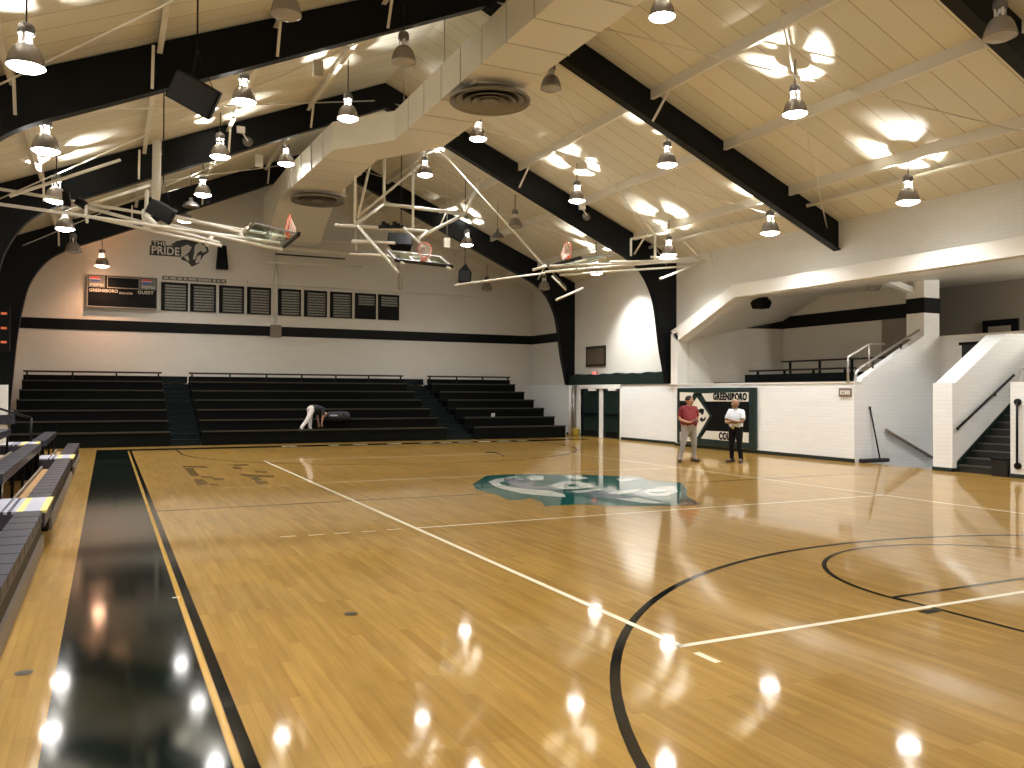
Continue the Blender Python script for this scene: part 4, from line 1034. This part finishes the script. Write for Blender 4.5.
# added light, out of view to the right, to brighten the concourse
t = thing('ceiling_light','added round light, out of view, brightening the concourse','lamp',(14.6,-3.2,4.9))
b = MB(); b.lathe([(.001,-.12),(.2,-.1),(.26,-.02),(.26,.16)],(14.6,-3.2,4.98),20); b.build('dome','lens_on',t)
ld = bpy.data.lights.new('fill_glow','POINT'); ld.energy = 130; ld.color = (1,.93,.8); ld.shadow_soft_size = .2
lo = bpy.data.objects.new('fill_glow',ld); COL.objects.link(lo); lo.parent = t; lo.location = (0,0,-.35)
p = on(875,288,Z=5.02); t = thing('ceiling_light','small unlit dome light on the gallery ceiling beside the pier','lamp',p)
b = MB(); b.lathe([(.001,-.10),(.12,-.08),(.18,0),(.18,.06)],p,18); b.build('dome','lens_off',t)
# ---------------------------------------------------------------- people
def skin_mesh(verts, edges, radii, root=0, sub=2):
    me = bpy.data.meshes.new('tmp'); me.from_pydata([tuple(v) for v in verts], edges, []); 
    o = bpy.data.objects.new('tmp', me); COL.objects.link(o)
    md = o.modifiers.new('skin','SKIN'); md.use_smooth_shade = True
    if not me.skin_vertices: me.skin_vertices.new() if hasattr(me.skin_vertices,'new') else None
    for i, r in enumerate(radii):
        rr = r if isinstance(r, tuple) else (r, r)
        me.skin_vertices[0].data[i].radius = rr
        me.skin_vertices[0].data[i].use_root = (i == root)
    if sub:
        s = o.modifiers.new('sub','SUBSURF'); s.levels = sub; s.render_levels = sub
    bpy.context.view_layer.update()
    dg = bpy.context.evaluated_depsgraph_get()
    out = bpy.data.meshes.new_from_object(o.evaluated_get(dg))
    V = [v.co.copy() for v in out.vertices]; F = [list(p.vertices) for p in out.polygons]
    bpy.data.objects.remove(o)
    return V, F
def dist_seg(p, a, b):
    d = b-a; t = max(0, min(1, (p-a).dot(d)/max(d.dot(d),1e-9))); return (p-(a+t*d)).length
def person(label, base, F, J, girth, skin, shirt, trousers, shoes, hair, sleeve, hands, headdir=None, hairstyle='short', upr=None):
    """J: joints as (right, forward, up) from base. F: facing direction in plan"""
    base = Vector(base); F = Vector(F).normalized(); Rv = Vector((F.y,-F.x,0)); U = Vector((0,0,1))
    W = {k: base + Rv*p[0] + F*p[1] + U*p[2] for k, p in J.items()}
    t = thing('person', label, 'person', base)
    names = ['pelvis','belly','chest','neck','head0','head1','head2','hipL','kneeL','ankL','toeL','hipR','kneeR','ankR','toeR','shL','elL','wrL','paL','shR','elR','wrR','paR']
    rad = {'pelvis':(.15*girth,.125*girth),'belly':(.155*girth,.135*girth),'chest':(.165,.125*(.5+.5*girth)),'neck':.06,'head0':.055,'head1':(.080,.092),'head2':(.062,.072),
           'hip':.10*(.5+.5*girth),'knee':.062,'ank':.042,'toe':.035,'sh':.068,'el':.045,'wr':.029,'pa':(.036,.02)}
    idx = {n:i for i,n in enumerate(names)}
    E = [('pelvis','belly'),('belly','chest'),('chest','neck'),('neck','head0'),('head0','head1'),('head1','head2')]
    for s in 'LR': E += [('pelvis','hip'+s),('hip'+s,'knee'+s),('knee'+s,'ank'+s),('ank'+s,'toe'+s),('chest','sh'+s),('sh'+s,'el'+s),('el'+s,'wr'+s),('wr'+s,'pa'+s)]
    radii = [rad[n] if n in rad else rad[n[:-1]] for n in names]
    V, Fc = skin_mesh([W[n] for n in names], [(idx[a],idx[b]) for a,b in E], radii)
    segs = [(a,b,W[a],W[b]) for a,b in E]
    WT = {'pebe':.15*girth,'bech':.155*girth,'chne':.10,'nehe':.06,'hehe':.085,'pehi':.12,'hikn':.085,'knan':.055,'anto':.04,'chsh':.10,'shel':.058,'elwr':.038,'wrpa':.032}
    nV = len(V)
    cls = []
    for f in Fc:
        c = sum((V[i] for i in f), Vector())/len(f)
        a,b,_,_ = min(segs, key=lambda s: dist_seg(c,s[2],s[3])/WT.get(s[0][:2]+s[1][:2], .08)); cls.append((a,b,c))
    # head features: nose, brow, ears as part of the body mesh
    hd = Vector(headdir).normalized() if headdir else F
    up = (W['head2']-W['head0']).normalized(); hd = (hd-up*hd.dot(up)).normalized(); hs = hd.cross(up)
    hc = W['head1']
    extraV, extraF = [], []
    def ell(c, ax, ay, az, X, Y, Z, n=8, m=6):
        o = len(V)+len(extraV)
        for i in range(m+1):
            ph = math.pi*i/m
            for k in range(n):
                th = 2*math.pi*k/n
                extraV.append(c + X*(ax*math.sin(ph)*math.cos(th)) + Y*(ay*math.sin(ph)*math.sin(th)) + Z*(az*math.cos(ph)))
        for i in range(m):
            for k in range(n): extraF.append([o+i*n+k,o+i*n+(k+1)%n,o+(i+1)*n+(k+1)%n,o+(i+1)*n+k])
    ell(hc+hd*.094-up*.018,.016,.022,.028,hs,hd,up)                         # nose
    ell(hc+hd*.070-up*.085,.040,.030,.030,hs,hd,up)                         # chin
    ell(hc+hd*.084-up*.055,.026,.012,.010,hs,hd,up)                         # lips
    for s in (-1,1): ell(hc+hs*s*.085-hd*.005-up*.01,.012,.024,.034,hs,hd,up)   # ears
    ell(hc-hd*.012+up*.025,.086,.102,.105,hs,hd,up,14,10)                    # cranium
    # fingers: five short skinned chains rooted in each palm
    for s in 'LR':
        wr, pa = W['wr'+s], W['pa'+s]; d = (pa-wr).normalized()
        nrm = Vector(hands[s]).normalized(); nrm = (nrm-d*nrm.dot(d)).normalized(); side = d.cross(nrm)
        thumb = 1 if hands.get('thumb'+s,1) > 0 else -1
        for k,(off,ln) in enumerate(((-.027,.066),(-.009,.076),(.009,.072),(.027,.058))):
            a = pa + side*off*1.0 - d*.01; b1 = a + d*ln*.55 + nrm*.006; c1 = b1 + d*ln*.35 + nrm*ln*.45; e1 = c1 + d*ln*.05+ nrm*ln*.4
            v_, f_ = skin_mesh([a,b1,c1,e1],[(0,1),(1,2),(2,3)],[.0095,.009,.008,.007],0,1)
            o = len(V)+len(extraV); extraV += v_; extraF += [[i+o for i in f] for f in f_]
        a = pa - side*.028*thumb - d*.045; b1 = a - side*.03*thumb + d*.03 + nrm*.015; c1 = b1 + d*.03 + nrm*.012
        v_, f_ = skin_mesh([a,b1,c1],[(0,1),(1,2)],[.012,.010,.008],0,1)
        o = len(V)+len(extraV); extraV += v_; extraF += [[i+o for i in f] for f in f_]
    m = MB(); m.v = [tuple(v) for v in V+extraV]; m.f = Fc+extraF; m.m = [0]*len(m.f); m.sm = [True]*len(m.f)
    body = m.build('body', skin, t)
    # clothing: shells over the body
    vn = [Vector() for _ in V]
    for f in Fc:
        n = (V[f[1]]-V[f[0]]).cross(V[f[2]]-V[f[0]])
        if n.length > 0:
            n.normalize()
            for i in f: vn[i] += n
    vn = [n.normalized() if n.length else n for n in vn]
    def shell(name, test, grow, m_, folds=.004):
        b = MB(); mp = {}
        for f,(a_,b_,c) in zip(Fc,cls):
            if test(a_,b_,c):
                for i in f:
                    if i not in mp:
                        q = V[i]; wob = folds*math.sin(q.z*38+q.x*25)*math.cos(q.y*31+q.z*17)
                        mp[i] = len(b.v); b.v.append(tuple(q + vn[i]*(grow+wob)))
                b.f.append([mp[i] for i in f]); b.m.append(0); b.sm.append(True)
        o = b.build(name, m_, t); s = o.modifiers.new('solid','SOLIDIFY'); s.thickness = .008; s.offset = -1
        return o
    waist = W['pelvis']*.55+W['belly']*.45
    axis = (W['chest']-W['pelvis']).normalized()
    def is_arm(a,b): return a[:2] in ('sh','el') and a[:2] != 'he'
    def shirt_t(a,b,c):
        if (a,b) in (('pelvis','belly'),('belly','chest')) or b[:2] == 'sh': return (c-waist).dot(axis) > -.05
        if (a,b) == ('chest','neck'): return (c-W['neck']).dot(axis) < .0
        if (a,b) == ('pelvis','hipL') or (a,b) == ('pelvis','hipR'): return (c-waist).dot(axis) > -.05
        if a[:2] == 'sh' and b[:2] == 'el':
            p,q = W[a],W[b]; return (c-p).dot((q-p).normalized()) < sleeve*(q-p).length
        return False
    def tr_t(a,b,c):
        if a in ('pelvis',) or a[:3] == 'hip': return (c-waist).dot(axis) < .03
        if a[:4] == 'knee': return True
        if a[:3] == 'ank': return (c-W[a]).z > -.035 and (c-W[a]).length < .07
        return False
    shell('shirt', shirt_t, .020, shirt)
    shell('trousers', tr_t, .016, trousers)
    # shoes
    b = MB()
    for s in 'LR':
        an, to = W['ank'+s], W['toe'+s]; d = to-an; d.z = 0; d.normalize(); sd = Vector((-d.y,d.x,0)); z0 = min(to.z,an.z-.05)-.035
        out = [(-.09,.035),(-.06,.05),(.05,.05),(.13,.055),(.19,.04),(.21,0)]
        pl = [(x,w_) for x,w_ in out]+[(x,-w_) for x,w_ in out[::-1][1:]]
        n = len(pl); vs = []
        for lev,(sc,h) in enumerate(((1,0),(1.0,.03),(.93,.065),(.60,.115))):
            for x,w_ in pl: 
                xx = x*sc if lev < 3 else (x*.45-.02); hh = h if not (lev == 3 and x > .1) else h-.03
                vs.append(Vector((an.x,an.y,z0)) + d*xx + sd*w_*sc + U*hh)
        fs = [list(range(n))[::-1]] + [[l*n+i,l*n+(i+1)%n,(l+1)*n+(i+1)%n,(l+1)*n+i] for l in range(3) for i in range(n)] + [[3*n+i for i in range(n)]]
        b._add(vs,fs,True)
    b.build('shoes', shoes, t)
    # hair cap, eyes
    b = MB(); n, mlev = 16, 8
    o = len(b.v); vs = []; fs = []
    low = {'short': 1.75, 'bald': 1.5}[hairstyle]
    for i in range(mlev+1):
        for k in range(n):
            th = 2*math.pi*k/n; fr = math.cos(th)   # +1 = front
            ph = (low - 1.08*max(0,fr)**.55)*i/mlev if hairstyle == 'short' else .95+(1.85-.95)*i/mlev
            if hairstyle == 'bald': th = math.pi/2+.5 + (2*math.pi-math.pi-1.0)*k/(n-1)
            vs.append(hc-hd*.012+up*.025 + hs*.092*math.sin(ph)*math.sin(th) + hd*.109*math.sin(ph)*math.cos(th) + up*.113*math.cos(ph))
    for i in range(mlev):
        for k in range(n if hairstyle == 'short' else n-1): fs.append([i*n+k,i*n+(k+1)%n,(i+1)*n+(k+1)%n,(i+1)*n+k])
    b._add(vs,fs,True); b.build('hair', hair, t)
    for s in (-1,1):
        e = MB(); c = hc+hd*.080+hs*s*.033+up*.012
        e.slot(0).lathe([(.001,.012),(.010,.007),(.012,0),(.010,-.007),(.001,-.012)],c,10)
        e.slot(1).lathe([(.001,.006),(.0055,0),(.001,-.006)],c+hd*.010,8); e.build('eye',['eye_white','black'],t)
        eb = MB(); eb.bar(c+up*.022-hs*.018+hd*.008,c+up*.024+hs*.018+hd*.008,.005,.004); eb.build('eyebrow',hair,t)
    # belt and collar
    b = MB(); nseg = 24; ctr = waist - axis*.035
    return t, W

# man in the maroon shirt
J = {'pelvis':(0,0,.96),'belly':(0,.03,1.15),'chest':(0,.0,1.36),'neck':(0,-.01,1.50),'head0':(0,.01,1.56),'head1':(0,.035,1.655),'head2':(0,.02,1.715),
 'hipL':(-.10,0,.90),'kneeL':(-.15,.03,.50),'ankL':(-.17,-.02,.10),'toeL':(-.20,.12,.04),
 'hipR':(.10,0,.90),'kneeR':(.19,.04,.50),'ankR':(.26,.0,.10),'toeR':(.33,.12,.04),
 'shL':(-.20,-.01,1.43),'elL':(-.27,.0,1.14),'wrL':(-.14,.25,1.10),'paL':(-.08,.31,1.12),
 'shR':(.20,-.01,1.43),'elR':(.28,-.02,1.15),'wrR':(.14,.22,1.07),'paR':(.08,.29,1.08)}
t, W = person('person in a maroon polo shirt and grey trousers, talking, hands held in front', (5.86,4.3,0), (-.15,-.98,0), J, 1.42, 'skin_light','shirt_maroon','trousers_grey','shoe_dark','hair_dark', .72, {'L':(0,0,1),'R':(0,0,1),'thumbL':-1,'thumbR':1}, headdir=(.88,-.47,0))
ph = thing('phone','small dark phone held in the hands of the person in maroon','phone',(W['paL']+W['paR'])/2+Vector((0,0,.02)))
b = MB(); c_ = (W['paL']+W['paR'])/2+Vector((.03,-.04,.03)); Rm = Matrix.Rotation(math.radians(-50),3,'Z') @ Matrix.Rotation(math.radians(25),3,'X'); b.obox(c_,.075,.15,.012,Rm); b.build('case','phone_black',ph)
b = MB(); b.obox(c_+Rm @ Vector((0,0,.0065)),.066,.135,.002,Rm); b.build('screen','dark_vinyl',ph)
# man in the white shirt, arms crossed
J = {'pelvis':(0,0,.93),'belly':(0,.02,1.10),'chest':(0,.0,1.30),'neck':(0,-.01,1.43),'head0':(0,.015,1.48),'head1':(0,.045,1.565),'head2':(0,.03,1.62),
 'hipL':(-.10,0,.88),'kneeL':(-.12,.03,.48),'ankL':(-.14,-.02,.10),'toeL':(-.19,.12,.04),
 'hipR':(.10,0,.88),'kneeR':(.12,.02,.48),'ankR':(.13,-.03,.10),'toeR':(.18,.11,.04),
 'shL':(-.175,-.01,1.36),'elL':(-.25,.09,1.09),'wrL':(-.03,.25,1.12),'paL':(.06,.25,1.14),
 'shR':(.175,-.01,1.36),'elR':(.25,.09,1.07),'wrR':(.04,.21,1.07),'paR':(-.05,.20,1.08)}
t, W = person('person in a white polo shirt and black trousers with arms crossed beside the wall banner', (6.88,3.6,0), (-.93,-.36,0), J, 1.02, 'skin_tan','shirt_white','trousers_black','shoe_brown','hair_grey', .7, {'L':(.3,.4,-.4),'R':(.3,.4,-.4)}, headdir=(-.93,.15,-.12), hairstyle='bald')
b = MB(); Fv = Vector((-.93,-.36,0)); q = W['pelvis']+Fv*.155+Vector((0,0,.02)); b.obox(q,.05,.012,.09,Matrix.Rotation(math.atan2(-.8,.6),3,'Z')); b.tube([q+Vector((0,0,.04)),q+Vector((.01,0,.10))],.006,5); b.build('key_tag','lanyard',t)
# person bending over on the bleacher
J = {'pelvis':(0,-.05,.80),'belly':(0,.08,.85),'chest':(0,.28,.80),'neck':(0,.42,.70),'head0':(0,.47,.66),'head1':(0,.54,.58),'head2':(0,.58,.53),
 'hipL':(-.09,-.06,.77),'kneeL':(-.13,.02,.42),'ankL':(-.12,-.02,.09),'toeL':(-.13,.13,.04),
 'hipR':(.09,-.06,.77),'kneeR':(.16,-.30,.42),'ankR':(.18,-.60,.10),'toeR':(.18,-.46,.04),
 'shL':(-.19,.34,.78),'elL':(-.20,.36,.50),'wrL':(-.16,.38,.24),'paL':(-.15,.40,.16),
 'shR':(.19,.34,.78),'elR':(.20,.32,.50),'wrR':(.17,.30,.25),'paR':(.16,.32,.17)}
t, W = person('person in pale trousers bending over on the middle bleacher section', (-1.52,16.78,.43), (.93,.36,0), J, 1.0, 'skin_light','shirt_dark','trousers_pale','shoe_dark','hair_dark', .75, {'L':(0,1,0),'R':(0,1,0)}, headdir=(.3,.1,-1))
p = on(338,417,Y=17.1)
t = thing('duffel_bag','dark bag with a pale strip lying on the bleacher beside the bending person','bag',p)
R_ = Matrix.Rotation(math.pi/2,3,'Y')
b = MB(); b.lathe([(.001,-.42),(.14,-.42),(.18,-.36),(.19,0),(.18,.36),(.14,.42),(.001,.42)],(p.x,p.y-.0,.73+.20),16,R_); b.build('bag','shirt_dark',t)
b = MB(); b.tube([(p.x-.2,p.y-.19,.95),(p.x-.15,p.y-.16,1.12),(p.x+.15,p.y-.16,1.12),(p.x+.2,p.y-.19,.95)],.018,6); b.build('strap','dark_vinyl',t)
b = MB(); b.box(p.x-.34,p.x-.08,p.y-.205,p.y-.18,.95,1.0); b.build('pale_strip','plate_grey',t)
